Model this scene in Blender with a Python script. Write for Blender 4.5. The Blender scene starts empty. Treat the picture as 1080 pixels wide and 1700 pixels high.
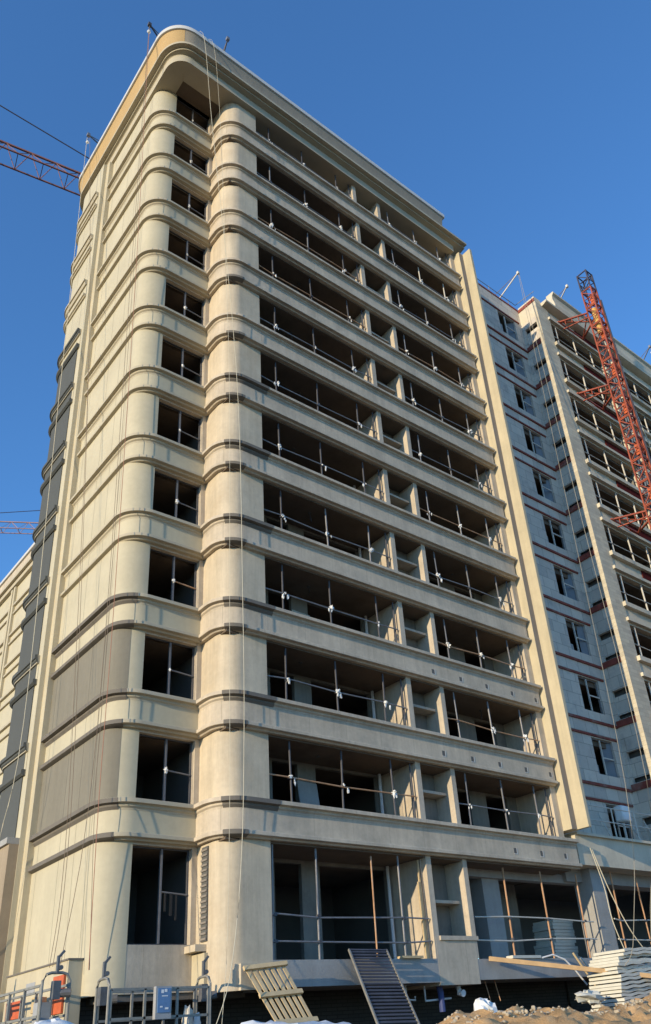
import bpy, math, random
from mathutils import Vector, Matrix
R = math.radians
S = bpy.context.scene
COL = S.collection
random.seed(7)

# ------------------------------------------------------------------ camera
cam_d = bpy.data.cameras.new('camera')
cam = bpy.data.objects.new('camera', cam_d)
COL.objects.link(cam)
S.camera = cam
cam_d.sensor_fit = 'VERTICAL'
cam_d.sensor_height = 36.0
cam_d.lens = 1355.269 / 1700 * 36.0
cam_d.shift_x = -(598.017 - 540) / 1700
cam_d.shift_y = (977.191 - 850) / 1700
cam_d.clip_start = 0.1
cam_d.clip_end = 3000
CAM = Vector((-8.7577, -19.9376, -0.5275))
rt = Vector((0.76780965, -0.63634051, -0.07442502))
up = Vector((-0.25955588, -0.41516038, 0.87193612))
fw = Vector((0.5857466, 0.65016352, 0.48393007))
cam.matrix_world = Matrix(((rt.x, up.x, -fw.x, CAM.x), (rt.y, up.y, -fw.y, CAM.y),
                           (rt.z, up.z, -fw.z, CAM.z), (0, 0, 0, 1)))

# ------------------------------------------------------------------ sky, sun, exposure
SUN = Vector((-1.0, -0.165, 0.2)).normalized()
elev = math.asin(SUN.z)
W = bpy.data.worlds.new('World')
S.world = W
W.use_nodes = True
wn = W.node_tree.nodes
wl = W.node_tree.links
sky = wn.new('ShaderNodeTexSky')
sky.sky_type = 'NISHITA'
sky.sun_disc = False
sky.sun_elevation = elev
sky.sun_rotation = math.atan2(SUN.x, SUN.y)
sky.air_density = 1.15
sky.dust_density = 0.0
sky.ozone_density = 6.2
wl.new(sky.outputs['Color'], wn['Background'].inputs['Color'])
wn['Background'].inputs['Strength'].default_value = 0.15
sl = bpy.data.lights.new('sun', 'SUN')
sl.energy = 2.1
sl.angle = R(0.5)
sl.color = (1.0, 0.83, 0.57)
so = bpy.data.objects.new('sun', sl)
COL.objects.link(so)
so.rotation_euler = SUN.to_track_quat('Z', 'Y').to_euler()
so.location = (-40, -10, 60)
S.view_settings.view_transform = 'Standard'
S.view_settings.look = 'None'
S.view_settings.exposure = 1.12
S.view_settings.gamma = 1.0
S.cycles.max_bounces = 6
S.cycles.diffuse_bounces = 3

# ------------------------------------------------------------------ materials
def mat(name, col, rough=0.85, var=0.12, scale=1.2, streak=0.0, bump=0.0, metal=0.0, fine=0.06,
        dirt=None, dirt_amt=0.0, grooves=None, spec=0.3, seams=None):
    m = bpy.data.materials.new(name)
    m.use_nodes = True
    nt = m.node_tree
    N, L = nt.nodes, nt.links
    b = N['Principled BSDF']
    b.inputs['Roughness'].default_value = rough
    b.inputs['Metallic'].default_value = metal
    b.inputs['Specular IOR Level'].default_value = spec
    geo = N.new('ShaderNodeNewGeometry')
    def noise(sc, vec=None, det=4.0, rg=0.6):
        n = N.new('ShaderNodeTexNoise')
        n.inputs['Scale'].default_value = sc
        n.inputs['Detail'].default_value = det
        n.inputs['Roughness'].default_value = rg
        L.new(vec if vec else geo.outputs['Position'], n.inputs['Vector'])
        return n.outputs['Fac']
    def math_(op, a, c):
        n = N.new('ShaderNodeMath')
        n.operation = op
        for i, x in enumerate((a, c)):
            if isinstance(x, (int, float)):
                n.inputs[i].default_value = x
            else:
                L.new(x, n.inputs[i])
        return n.outputs[0]
    f = math_('MULTIPLY', math_('SUBTRACT', noise(scale), 0.5), var * 3.0)
    f2 = math_('MULTIPLY', math_('SUBTRACT', noise(scale * 11, det=6), 0.5), fine * 3.0)
    f = math_('ADD', f, f2)
    if streak:
        mp = N.new('ShaderNodeMapping')
        mp.inputs['Scale'].default_value = (2.6, 2.6, 0.16)
        L.new(geo.outputs['Position'], mp.inputs['Vector'])
        f = math_('ADD', f, math_('MULTIPLY', math_('SUBTRACT', noise(1.6, mp.outputs['Vector'], 5.0, 0.7), 0.5), streak * 3.0))
    f = math_('ADD', f, 1.0)
    mul = N.new('ShaderNodeMix')
    mul.data_type = 'RGBA'
    mul.blend_type = 'MULTIPLY'
    mul.inputs['Factor'].default_value = 1.0
    mul.inputs['A'].default_value = (*col, 1)
    comb = N.new('ShaderNodeCombineColor')
    for i in range(3):
        L.new(f, comb.inputs[i])
    L.new(comb.outputs[0], mul.inputs['B'])
    out = mul.outputs['Result']
    def blend(fac, colr, out):
        mx = N.new('ShaderNodeMix')
        mx.data_type = 'RGBA'
        L.new(fac, mx.inputs['Factor'])
        L.new(out, mx.inputs['A'])
        mx.inputs['B'].default_value = (*colr, 1)
        return mx.outputs['Result']
    if dirt:
        rmp = N.new('ShaderNodeMapRange')
        rmp.inputs['From Min'].default_value = 0.52
        rmp.inputs['From Max'].default_value = 0.72
        rmp.inputs['To Max'].default_value = dirt_amt
        L.new(noise(0.9 if not streak else 0.7, det=8.0, rg=0.7), rmp.inputs['Value'])
        out = blend(rmp.outputs[0], dirt, out)
    if grooves:
        sx = N.new('ShaderNodeSeparateXYZ')
        L.new(geo.outputs['Position'], sx.inputs[0])
        tot = None
        for g in grooves:
            d = math_('ABSOLUTE', math_('SUBTRACT', sx.outputs['Y'], g), 0)
            lt = math_('LESS_THAN', d, 0.014)
            tot = lt if tot is None else math_('MAXIMUM', tot, lt)
        tot = math_('MULTIPLY', tot, 0.65)
        out = blend(tot, tuple(c * 0.3 for c in col), out)
    if seams:
        sx = N.new('ShaderNodeSeparateXYZ')
        L.new(geo.outputs['Position'], sx.inputs[0])
        d = math_('LESS_THAN', math_('FRACT', math_('DIVIDE', math_('ADD', sx.outputs['X'], 0.31), seams[0]), 0), 0.012)
        out = blend(math_('MULTIPLY', d, seams[1]), tuple(c * 0.35 for c in col), out)
    L.new(out, b.inputs['Base Color'])
    if bump:
        bm = N.new('ShaderNodeBump')
        bm.inputs['Strength'].default_value = bump
        bm.inputs['Distance'].default_value = 0.02
        L.new(noise(scale * 9, det=8.0, rg=0.7), bm.inputs['Height'])
        L.new(bm.outputs[0], b.inputs['Normal'])
    return m

def block_mat(name, col, mortar, bw=0.6, bh=0.2, var=0.14, msize=0.012, dirt=None, damt=0.0):
    m = mat(name, col, var=var, scale=0.9, bump=0.25, dirt=dirt, dirt_amt=damt)
    nt = m.node_tree
    N, L = nt.nodes, nt.links
    b = N['Principled BSDF']
    src = b.inputs['Base Color'].links[0].from_socket
    geo = N.new('ShaderNodeNewGeometry')
    sx = N.new('ShaderNodeSeparateXYZ')
    L.new(geo.outputs['Position'], sx.inputs[0])
    ad = N.new('ShaderNodeMath')
    ad.operation = 'ADD'
    L.new(sx.outputs['X'], ad.inputs[0])
    L.new(sx.outputs['Y'], ad.inputs[1])
    cb = N.new('ShaderNodeCombineXYZ')
    L.new(ad.outputs[0], cb.inputs['X'])
    L.new(sx.outputs['Z'], cb.inputs['Y'])
    br = N.new('ShaderNodeTexBrick')
    br.inputs['Scale'].default_value = 1.0
    br.inputs['Brick Width'].default_value = bw
    br.inputs['Row Height'].default_value = bh
    br.inputs['Mortar Size'].default_value = msize
    br.inputs['Color1'].default_value = (1, 1, 1, 1)
    br.inputs['Color2'].default_value = (0.78, 0.78, 0.8, 1)
    br.inputs['Mortar'].default_value = (*mortar, 1)
    L.new(cb.outputs[0], br.inputs['Vector'])
    mx = N.new('ShaderNodeMix')
    mx.data_type = 'RGBA'
    mx.blend_type = 'MULTIPLY'
    mx.inputs['Factor'].default_value = 1.0
    L.new(src, mx.inputs['A'])
    L.new(br.outputs['Color'], mx.inputs['B'])
    L.new(mx.outputs['Result'], b.inputs['Base Color'])
    return m

M = {}
M['cream'] = mat('cream_paint', (0.53, 0.472, 0.335), 0.75, 0.12, 0.6, 0.05, 0.15, fine=0.06, dirt=(0.47, 0.41, 0.29), dirt_amt=0.5, grooves=(0.70, 0.84, 1.72, 2.75, 4.36, 5.65, 6.6))
M['mould'] = mat('cream_moulding_paint', (0.49, 0.43, 0.315), 0.75, 0.1, 1.5, 0.0, 0.05)
M['putty'] = mat('grey_beige_putty', (0.535, 0.455, 0.35), 0.9, 0.22, 0.8, 0.2, 0.4, fine=0.10, dirt=(0.36, 0.32, 0.26), dirt_amt=0.7, seams=(1.42, 0.3))
M['frieze'] = mat('bare_frieze_render', (0.33, 0.285, 0.22), 0.9, 0.1, 0.8, 0.12, 0.2)
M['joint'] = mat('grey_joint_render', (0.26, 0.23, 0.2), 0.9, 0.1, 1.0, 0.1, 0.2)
M['column'] = mat('column_putty', (0.575, 0.485, 0.355), 0.85, 0.2, 0.8, 0.2, 0.35, fine=0.08, dirt=(0.50, 0.39, 0.26), dirt_amt=0.6)
M['bare'] = mat('bare_mortar', (0.18, 0.16, 0.135), 0.95, 0.15, 3.0, 0.0, 0.3)
M['greycoat'] = mat('grey_base_coat', (0.225, 0.205, 0.16), 0.9, 0.1, 0.7, 0.12, 0.15, grooves=(0.70, 0.84, 1.72, 2.75, 4.36, 5.65, 6.6))
M['slatecoat'] = mat('slate_base_coat', (0.095, 0.10, 0.095), 0.9, 0.06, 0.7, 0.05, 0.1)
M['ochre'] = mat('ochre_primer', (0.52, 0.35, 0.155), 0.7, 0.12, 0.7, 0.06, 0.05)
M['pilaster'] = mat('pale_cream_paint', (0.52, 0.45, 0.31), 0.8, 0.16, 0.7, 0.14, 0.15)
M['white'] = mat('white_paint', (0.60, 0.59, 0.56), 0.6, 0.05, 2.0)
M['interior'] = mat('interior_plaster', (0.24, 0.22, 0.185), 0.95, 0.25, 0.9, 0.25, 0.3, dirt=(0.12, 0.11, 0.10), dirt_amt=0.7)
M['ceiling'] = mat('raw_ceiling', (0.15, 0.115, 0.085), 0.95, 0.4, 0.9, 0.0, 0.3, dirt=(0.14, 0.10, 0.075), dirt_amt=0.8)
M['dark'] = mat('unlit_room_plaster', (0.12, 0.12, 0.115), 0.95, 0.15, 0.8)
M['steel'] = mat('galvanised_tube', (0.24, 0.24, 0.25), 0.55, 0.25, 6.0, metal=0.3)
M['darksteel'] = mat('dark_tube', (0.085, 0.085, 0.095), 0.6, 0.2, 6.0)
M['greytube'] = mat('grey_painted_tube', (0.17, 0.17, 0.18), 0.6, 0.2, 5.0)
M['rust'] = mat('rusty_orange_tube', (0.50, 0.28, 0.15), 0.7, 0.35, 5.0, dirt=(0.55, 0.46, 0.38), dirt_amt=0.8)
M['palepipe'] = mat('pale_pipe', (0.62, 0.58, 0.5), 0.6, 0.15, 4.0)
M['wrap'] = mat('white_plastic_sheet', (0.8, 0.8, 0.78), 0.5, 0.08, 8.0)
M['rope'] = mat('pale_rope', (0.62, 0.56, 0.42), 0.9, 0.1, 10.0)
M['palerope'] = mat('grey_rope', (0.32, 0.29, 0.23), 0.9, 0.1, 10.0)
M['darkrope'] = mat('dark_wire_rope', (0.23, 0.17, 0.12), 0.8, 0.1, 10.0)
M['redrope'] = mat('reddish_rope', (0.42, 0.20, 0.13), 0.8, 0.1, 10.0)
M['block'] = block_mat('grey_concrete_block', (0.70, 0.62, 0.51), (0.5, 0.48, 0.45), 0.9, 0.6, var=0.16, dirt=(0.33, 0.31, 0.28), damt=0.75)
M['wingblock'] = block_mat('beige_block', (0.62, 0.55, 0.41), (0.72, 0.7, 0.66), 0.6, 0.2, var=0.16, msize=0.008, dirt=(0.36, 0.32, 0.26), damt=0.5)
M['wingplaster'] = mat('wing_render', (0.62, 0.55, 0.42), 0.9, 0.12, 0.9, 0.1, 0.2, dirt=(0.3, 0.28, 0.24), dirt_amt=0.4)
M['red'] = mat('red_waterproof_paint', (0.25, 0.06, 0.042), 0.8, 0.4, 2.0, fine=0.15, dirt=(0.30, 0.24, 0.2), dirt_amt=0.75)
M['darkred'] = mat('dark_red_paint', (0.10, 0.016, 0.014), 0.95, 0.15, 2.0, spec=0.05)
M['mastred'] = mat('red_lattice_paint', (0.34, 0.078, 0.042), 0.6, 0.3, 2.0, dirt=(0.15, 0.06, 0.05), dirt_amt=0.8)
M['mastdark'] = mat('blue_black_lattice_paint', (0.06, 0.055, 0.075), 0.55, 0.2, 3.0)
M['orange'] = mat('orange_paint', (0.55, 0.12, 0.045), 0.6, 0.2, 4.0, dirt=(0.5, 0.15, 0.07), dirt_amt=0.6)
M['yellow'] = mat('yellow_tank', (0.62, 0.38, 0.12), 0.6, 0.15, 4.0)
M['cranered'] = mat('crane_red_paint', (0.28, 0.12, 0.09), 0.6, 0.3, 0.6)
M['cranepale'] = mat('hazed_red_paint', (0.42, 0.26, 0.23), 0.7, 0.2, 0.6)  # distance haze of the far crane put into its paint colour
M['wood'] = mat('pale_timber', (0.58, 0.44, 0.25), 0.8, 0.2, 5.0, fine=0.1)
M['plank'] = mat('orange_timber', (0.62, 0.40, 0.20), 0.8, 0.2, 3.0)
M['slat'] = mat('charcoal_slat', (0.075, 0.08, 0.10), 0.5, 0.2, 2.0, dirt=(0.22, 0.23, 0.26), dirt_amt=0.5)
M['panel'] = mat('pale_foam_panel', (0.62, 0.60, 0.52), 0.9, 0.12, 3.0, dirt=(0.45, 0.42, 0.35), dirt_amt=0.5)
M['bluebox'] = mat('blue_label', (0.13, 0.24, 0.42), 0.5, 0.2, 6.0)
M['greybox'] = mat('grey_box', (0.36, 0.36, 0.36), 0.6, 0.15, 4.0)
M['strap'] = mat('black_strap', (0.03, 0.03, 0.03), 0.8)
M['motor'] = mat('hoist_casting', (0.14, 0.14, 0.145), 0.5, 0.3, 8.0, metal=0.2)
M['frame'] = mat('platform_steel', (0.28, 0.27, 0.24), 0.6, 0.25, 5.0, metal=0.3, dirt=(0.42, 0.38, 0.3), dirt_amt=0.6)
M['concrete'] = mat('raw_concrete', (0.36, 0.35, 0.33), 0.95, 0.16, 1.6, 0.1, 0.4)
M['darkbrick'] = block_mat('dark_retaining_brick', (0.07, 0.065, 0.06), (0.5, 0.5, 0.5), 0.4, 0.1)
M['brownwall'] = mat('brown_render', (0.34, 0.27, 0.19), 0.95, 0.12, 0.8, 0.12, 0.2)
M['pipewhite'] = mat('white_plastic_pipe', (0.7, 0.7, 0.7), 0.5, 0.05, 5.0)
M['pipeblue'] = mat('blue_pipe', (0.05, 0.07, 0.2), 0.5, 0.1, 5.0)
M['green'] = mat('green_net', (0.05, 0.25, 0.14), 0.8, 0.2, 6.0)
M['glass'] = mat('dusty_pane', (0.2, 0.22, 0.24), 0.6, 0.15, 2.0)
M['soil'] = mat('orange_soil', (0.60, 0.36, 0.16), 0.98, 0.22, 2.2, bump=1.0, fine=0.25, dirt=(0.66, 0.50, 0.31), dirt_amt=0.8)
M['earth'] = mat('earth', (0.075, 0.058, 0.042), 0.98, 0.2, 0.6, bump=0.6, fine=0.15)
M['rubble'] = mat('rubble_stone', (0.45, 0.38, 0.28), 0.95, 0.25, 3.0, bump=0.4)

# ------------------------------------------------------------------ mesh helper
class MB:
    def __init__(s):
        s.v = []
        s.f = []
    def poly(s, pts):
        n = len(s.v)
        s.v += [tuple(p) for p in pts]
        s.f.append(tuple(range(n, n + len(pts))))
    def box(s, x0, x1, y0, y1, z0, z1):
        n = len(s.v)
        s.v += [(x0, y0, z0), (x1, y0, z0), (x1, y1, z0), (x0, y1, z0), (x0, y0, z1), (x1, y0, z1), (x1, y1, z1), (x0, y1, z1)]
        s.f += [tuple(n + i for i in q) for q in ((0, 3, 2, 1), (4, 5, 6, 7), (0, 1, 5, 4), (1, 2, 6, 5), (2, 3, 7, 6), (3, 0, 4, 7))]
        return s
    def beam(s, p, q, w, h=None, upv=(0, 0, 1)):
        h = h or w
        p, q = Vector(p), Vector(q)
        d = (q - p).normalized()
        u = Vector(upv)
        if abs(d.dot(u)) > 0.98:
            u = Vector((0, 1, 0))
        a = d.cross(u).normalized() * w / 2
        b = a.cross(d).normalized() * h / 2
        n = len(s.v)
        for c in (p, q):
            s.v += [tuple(c + a + b), tuple(c - a + b), tuple(c - a - b), tuple(c + a - b)]
        s.f += [tuple(n + i for i in f) for f in ((0, 1, 2, 3), (7, 6, 5, 4), (0, 4, 5, 1), (1, 5, 6, 2), (2, 6, 7, 3), (3, 7, 4, 0))]
        return s
    def tube(s, pts, r, k=8, cap=True):
        pts = [Vector(p) for p in pts]
        rings = []
        for i, p in enumerate(pts):
            d = (pts[min(i + 1, len(pts) - 1)] - pts[max(i - 1, 0)]).normalized()
            u = Vector((0, 0, 1)) if abs(d.z) < 0.95 else Vector((1, 0, 0))
            a = d.cross(u).normalized()
            b = a.cross(d)
            n = len(s.v)
            for j in range(k):
                t = 2 * math.pi * j / k
                s.v.append(tuple(p + (a * math.cos(t) + b * math.sin(t)) * r))
            rings.append(n)
        for a, b in zip(rings, rings[1:]):
            for j in range(k):
                s.f.append((a + j, b + j, b + (j + 1) % k, a + (j + 1) % k))
        if cap:
            s.f.append(tuple(rings[0] + j for j in range(k)))
            s.f.append(tuple(rings[-1] + j for j in reversed(range(k))))
        return s
    def sweep(s, path, prof, caps=True):
        """path(off) -> plan points, prof = closed loop of (off, z)"""
        cols = [path(o) for o, z in prof]
        m, k = len(cols[0]), len(prof)
        n = len(s.v)
        for i in range(m):
            for j in range(k):
                s.v.append((cols[j][i][0], cols[j][i][1], prof[j][1]))
        for i in range(m - 1):
            for j in range(k):
                a, b = n + i * k + j, n + i * k + (j + 1) % k
                s.f.append((a, b, b + k, a + k))
        if caps:
            s.f.append(tuple(n + j for j in reversed(range(k))))
            s.f.append(tuple(n + (m - 1) * k + j for j in range(k)))
        return s
    def blob(s, c, r, seed=0, jag=0.3, seg=10, rings=7, sq=(1, 1, 1)):
        rnd = random.Random(seed)
        n = len(s.v)
        c = Vector(c)
        s.v.append(tuple(c + Vector((0, 0, r * sq[2]))))
        for i in range(1, rings):
            t = math.pi * i / rings
            for j in range(seg):
                p = 2 * math.pi * j / seg
                k = r * (1 + rnd.uniform(-jag, jag))
                s.v.append((c.x + k * math.sin(t) * math.cos(p) * sq[0], c.y + k * math.sin(t) * math.sin(p) * sq[1], c.z + k * math.cos(t) * sq[2]))
        s.v.append(tuple(c - Vector((0, 0, r * sq[2]))))
        last = len(s.v) - 1
        for j in range(seg):
            s.f.append((n, n + 1 + j, n + 1 + (j + 1) % seg))
            s.f.append((last, last - seg + (j + 1) % seg, last - seg + j))
        for i in range(rings - 2):
            for j in range(seg):
                a = n + 1 + i * seg
                s.f.append((a + j, a + seg + j, a + seg + (j + 1) % seg, a + (j + 1) % seg))
        return s
    def build(s, name, material, parent=None, smooth=True, angle=30):
        me = bpy.data.meshes.new(name)
        org = Vector((0, 0, 0))
        q = parent
        while q is not None:
            org += q.location
            q = q.parent
        me.from_pydata([tuple(Vector(v) - org) for v in s.v], [], s.f)
        me.update()
        import bmesh
        bm = bmesh.new()
        bm.from_mesh(me)
        bmesh.ops.recalc_face_normals(bm, faces=bm.faces)
        bm.to_mesh(me)
        bm.free()
        if smooth:
            me.polygons.foreach_set('use_smooth', [True] * len(me.polygons))
            me.set_sharp_from_angle(angle=R(angle))
        me.materials.append(material)
        o = bpy.data.objects.new(name, me)
        COL.objects.link(o)
        if parent is not None:
            o.parent = parent
        return o

def tag(o, label=None, cat=None, group=None, kind=None):
    if label: o['label'] = label
    if cat: o['category'] = cat
    if group: o['group'] = group
    if kind: o['kind'] = kind
    return o

def thing(name, loc, label, cat, group=None):
    o = bpy.data.objects.new(name, None)
    o.empty_display_size = 0.3
    o.location = loc
    COL.objects.link(o)
    return tag(o, label, cat, group)

def rebase(o, loc):
    """put a single-mesh thing's origin at loc"""
    loc = Vector(loc)
    o.data.transform(Matrix.Translation(-loc))
    o.location = loc
    return o

def copy_tree(root, dz=Vector((0, 0, 0))):
    r = root.copy()
    COL.objects.link(r)
    r.location = root.location + dz
    for ch in list(root.children):
        c = ch.copy()
        COL.objects.link(c)
        c.parent = r
        for g in list(ch.children):
            d = g.copy()
            COL.objects.link(d)
            d.parent = c
    return r

ORD = {1: 'ground', 2: 'second', 3: 'third', 4: 'fourth', 5: 'fifth', 6: 'sixth', 7: 'seventh', 8: 'eighth', 9: 'ninth', 10: 'tenth', 11: 'eleventh', 12: 'top'}

# ------------------------------------------------------------------ ground
def gz(x, y):
    base = -0.55 + max(0.0, min(1.0, (-4 - y) / 14.0)) * -1.55
    return base
g = MB()
xs = [-900, -300, -100, -40] + [-20 + 2 * i for i in range(31)] + [60, 120, 300, 900]
ys = [-900, -300, -100, -50] + [-30 + 1.5 * i for i in range(30)] + [30, 60, 120, 300, 900]
n0 = len(g.v)
for y in ys:
    for x in xs:
        g.v.append((x, y, gz(x, y) + (random.uniform(-.04, .04) if -25 < x < 45 else 0)))
for j in range(len(ys) - 1):
    for i in range(len(xs) - 1):
        a = j * len(xs) + i
        g.f.append((a, a + 1, a + len(xs) + 1, a + len(xs)))
ground = g.build('ground', M['earth'])
tag(ground, 'bare brown construction-site earth around the buildings', 'ground', kind='structure')

# ------------------------------------------------------------------ main tower
FH = 3.0
def arc(cx, cy, rx, ry, a0, a1, n):
    return [(cx + rx * math.cos(R(a0 + (a1 - a0) * i / n)), cy + ry * math.sin(R(a0 + (a1 - a0) * i / n))) for i in range(n + 1)]
def main_path(x_end, y0=4.70, left=0.0, a1=270.0, n=18):
    def f(o):
        p = [(-o + left, y0)] + arc(0.6, 0.6, 0.6 + o - left, 0.6 + o, 180, a1, n)
        if x_end is not None:
            p.append((x_end, -o))
        return p
    return f
BY = -1.317
def bay_path(x_end, ys=0.3, xl=2.54, a0=180.0, n=16, start=True):
    def f(o):
        p = [(xl - o, ys)] if start else []
        p += arc(3.14, BY + 0.6, 0.6 + o, 0.6 + o, a0, 270, n)
        if x_end is not None:
            p.append((x_end, BY - o))
        return p
    return f
FX = -0.50
def far_path(y0=5.25, a0=180.0, a1=90.0, n=14, tail=6.0):
    def f(o):
        p = [(FX - o, y0)]
        p += arc(0.3, 7.2, 0.8 + o, 0.8 + o, a0, a1, n)
        if tail: p.append((tail, 8.0 + o))
        return p
    return f

tower = thing('apartment_tower', (0, 0, 0), 'twelve-storey cream tower with rounded corners, banded storeys and dark unglazed balcony openings', 'apartment building')
def part(mb, name, material, parent=None, **k):
    return mb.build(name, material, parent if parent is not None else tower, **k)

# left facade, corner and window wall
sh = MB()
def wall_path(o):
    return main_path(0.67, 4.75, left=-0.15)(o) + [(0.67, 0.28 + 0 * o)]
sh.sweep(lambda o: [(x if i < 20 else x, y) for i, (x, y) in enumerate(wall_path(o))], [(0, 0.85), (0, 37.3), (-0.2, 37.3), (-0.2, 0.85)])
part(sh, 'corner_wall', M['cream'])
pw = MB()
pw.box(2.38, 2.62, 0.0, 0.3, 0.85, 37.3)
part(pw, 'window_pier', M['putty'])
for k in range(1, 13):
    zs = 1.93 if k == 1 else 2.36 + FH * (k - 1)
    z0 = 0.85 if k == 1 else 1.30 + FH * (k - 1)
    f = MB().box(0.665, 2.385, 0.015 if k > 1 else 0.004, 0.27, z0, zs)
    part(f, 'spandrel_wall', M['putty'])
part(MB().box(0.665, 2.385, 0.015, 0.27, 37.3, 38.4), 'spandrel_wall', M['putty'])

# windows: frame, mullion, transom
for k in range(1, 13):
    zs = 1.93 if k == 1 else 2.384 + FH * (k - 1)
    zh = 4.30 + FH * (k - 1)
    w = MB()
    y0, y1 = 0.16, 0.22
    w.box(0.67, 0.71, y0, y1, zs, zh).box(2.34, 2.38, y0, y1, zs, zh).box(0.71, 2.34, y0, y1, zh - .04, zh).box(0.71, 2.34, y0, y1, zs, zs + .04)
    wo = part(w, 'window', M['darksteel'])
    part(MB().box(1.545, 1.595, y0 - .03, y1 - .005, zs + .04, zh - .04), 'mullion', M['greytube'], wo)
    zt = zs + (1.25 if k == 1 else 0.98)
    part(MB().tube([(1.6, 0.15, zt + .02), (2.34, 0.15, zt - .03)], 0.024, 8), 'transom', M['greytube'] if k != 4 else M['rust'], wo)
    if k > 1:
        b = MB().blob((1.56, 0.10, zt), 0.035 + .012 * (k % 3), 50 + k, 0.5, sq=(1, .8, 1.3))
        part(b, 'plastic_wrap', M['wrap'], wo)
    else:
        b = MB()
        for j, xx in enumerate((1.68, 1.84, 2.0)):
            b.box(xx, xx + .05 + .02 * (j % 2), 0.12 + .01 * j, 0.14 + .01 * j, zt - .45 - .1 * (j % 3), zt - .01)
        part(b, 'hanging_strap', M['strap'], wo)

# bay column
bc = MB()
def bay_wall(o):
    return bay_path(4.0, 0.35)(o) + [(4.0 + o * 0, -0.95)]
bc.sweep(bay_wall, [(0, 0.76), (0, 37.3), (-0.22, 37.3), (-0.22, 0.76)])
part(bc, 'rounded_column', M['column'])

def band(path, z, kind, scale=1.0):
    m = MB()
    s_ = scale
    if kind == 'spandrel':
        m.sweep(path, [(-0.12, z + 1.527), (0.158 * s_, z + 1.527), (0.158 * s_, z + 2.113), (-0.12, z + 2.113)])
    elif kind == 'sill':
        m.sweep(path, [(-0.1, z + 2.11), (0.161 * s_, z + 2.11), (0.172 * s_, z + 2.16), (0.222 * s_, z + 2.20), (0.222 * s_, z + 2.245), (0.238 * s_, z + 2.268), (0.343 * s_, z + 2.276), (0.343 * s_, z + 2.376), (0.335 * s_, z + 2.384), (-0.1, z + 2.40)])
    elif kind == 'head':
        m.sweep(path, [(-0.1, z + 1.36), (0.12 * s_, z + 1.36), (0.155 * s_, z + 1.405), (0.26 * s_, z + 1.42), (0.27 * s_, z + 1.43), (0.27 * s_, z + 1.515), (0.255 * s_, z + 1.53), (-0.1, z + 1.54)])
    return m

FS = 0.5
for k in range(2, 13):
    z = FH * (k - 1)
    # band round the left facade and window wall
    sp = part(band(main_path(2.5), z + .005, 'spandrel'), 'spandrel_band', M['cream'])
    part(band(main_path(2.5), z + .005, 'sill'), 'sill_moulding', M['mould'], sp)
    part(band(main_path(2.5), z + .005, 'head'), 'head_moulding', M['mould'], sp)
    if k in (2, 3, 4):
        a = {2: 238, 3: 240, 4: 248}[k]
        m = MB()
        m.sweep(main_path(None, 4.69, a1=a), [(0.155, z + 2.112), (0.229, z + 2.192), (0.229, z + 2.248), (0.349, z + 2.268), (0.349, z + 2.382), (0.2, z + 2.402)])
        part(m, 'bare_moulding', M['bare'], sp)
        m = MB()
        m.sweep(main_path(None, 4.69, a1=a - 4), [(0.1, z + 1.354), (0.13, z + 1.354), (0.277, z + 1.416), (0.277, z + 1.522), (0.255, z + 1.540), (0.1, z + 1.546)])
        part(m, 'bare_moulding', M['bare'], sp)
    # band round the bay
    xe = 17.45 if k == 2 else 16.965
    sp = part(band(bay_path(xe), z, 'spandrel'), 'bay_spandrel_band', M['putty'])
    part(band(bay_path(xe), z, 'sill'), 'sill_moulding', M['putty'], sp)
    part(band(bay_path(xe), z, 'head'), 'head_moulding', M['putty'], sp)
    if k <= 7:
        m = MB()
        m.sweep(bay_path(4.08 + 0.03 * (k % 3), a0=222, start=False, n=10), [(0.155, z + 2.112), (0.229, z + 2.192), (0.229, z + 2.248), (0.349, z + 2.268), (0.349, z + 2.382), (0.2, z + 2.402)])
        part(m, 'bare_moulding', M['bare'], sp)
    if k <= 9:
        m = MB()
        m.sweep(bay_path(None, a0=224, start=False, n=10), [(0.1, z + 1.354), (0.13, z + 1.354), (0.277, z + 1.416), (0.277, z + 1.522), (0.255, z + 1.540), (0.1, z + 1.546)])
        part(m, 'bare_moulding', M['bare'], sp)
    # small square vents in the spandrel
    if k in (2, 3, 4):
        vx = {2: (13.94, 15.35, 16.7), 3: (11.01, 12.43, 13.85, 15.3, 16.72), 4: (11.01, 12.42, 13.82, 15.27, 16.7)}[k]
        for x in vx:
            h = MB()
            zc = z + 1.76
            h.box(x - .07, x + .07, BY - .163, BY - .145, zc - .09, zc + .09)
            part(h, 'vent_hole', M['dark'], sp)
            rim = MB().box(x + .07, x + .10, BY - .168, BY - .145, zc - .1, zc + .1).box(x - .08, x + .07, BY - .168, BY - .145, zc - .11, zc - .09)
            part(rim, 'vent_rim', M['white'], sp)

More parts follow.
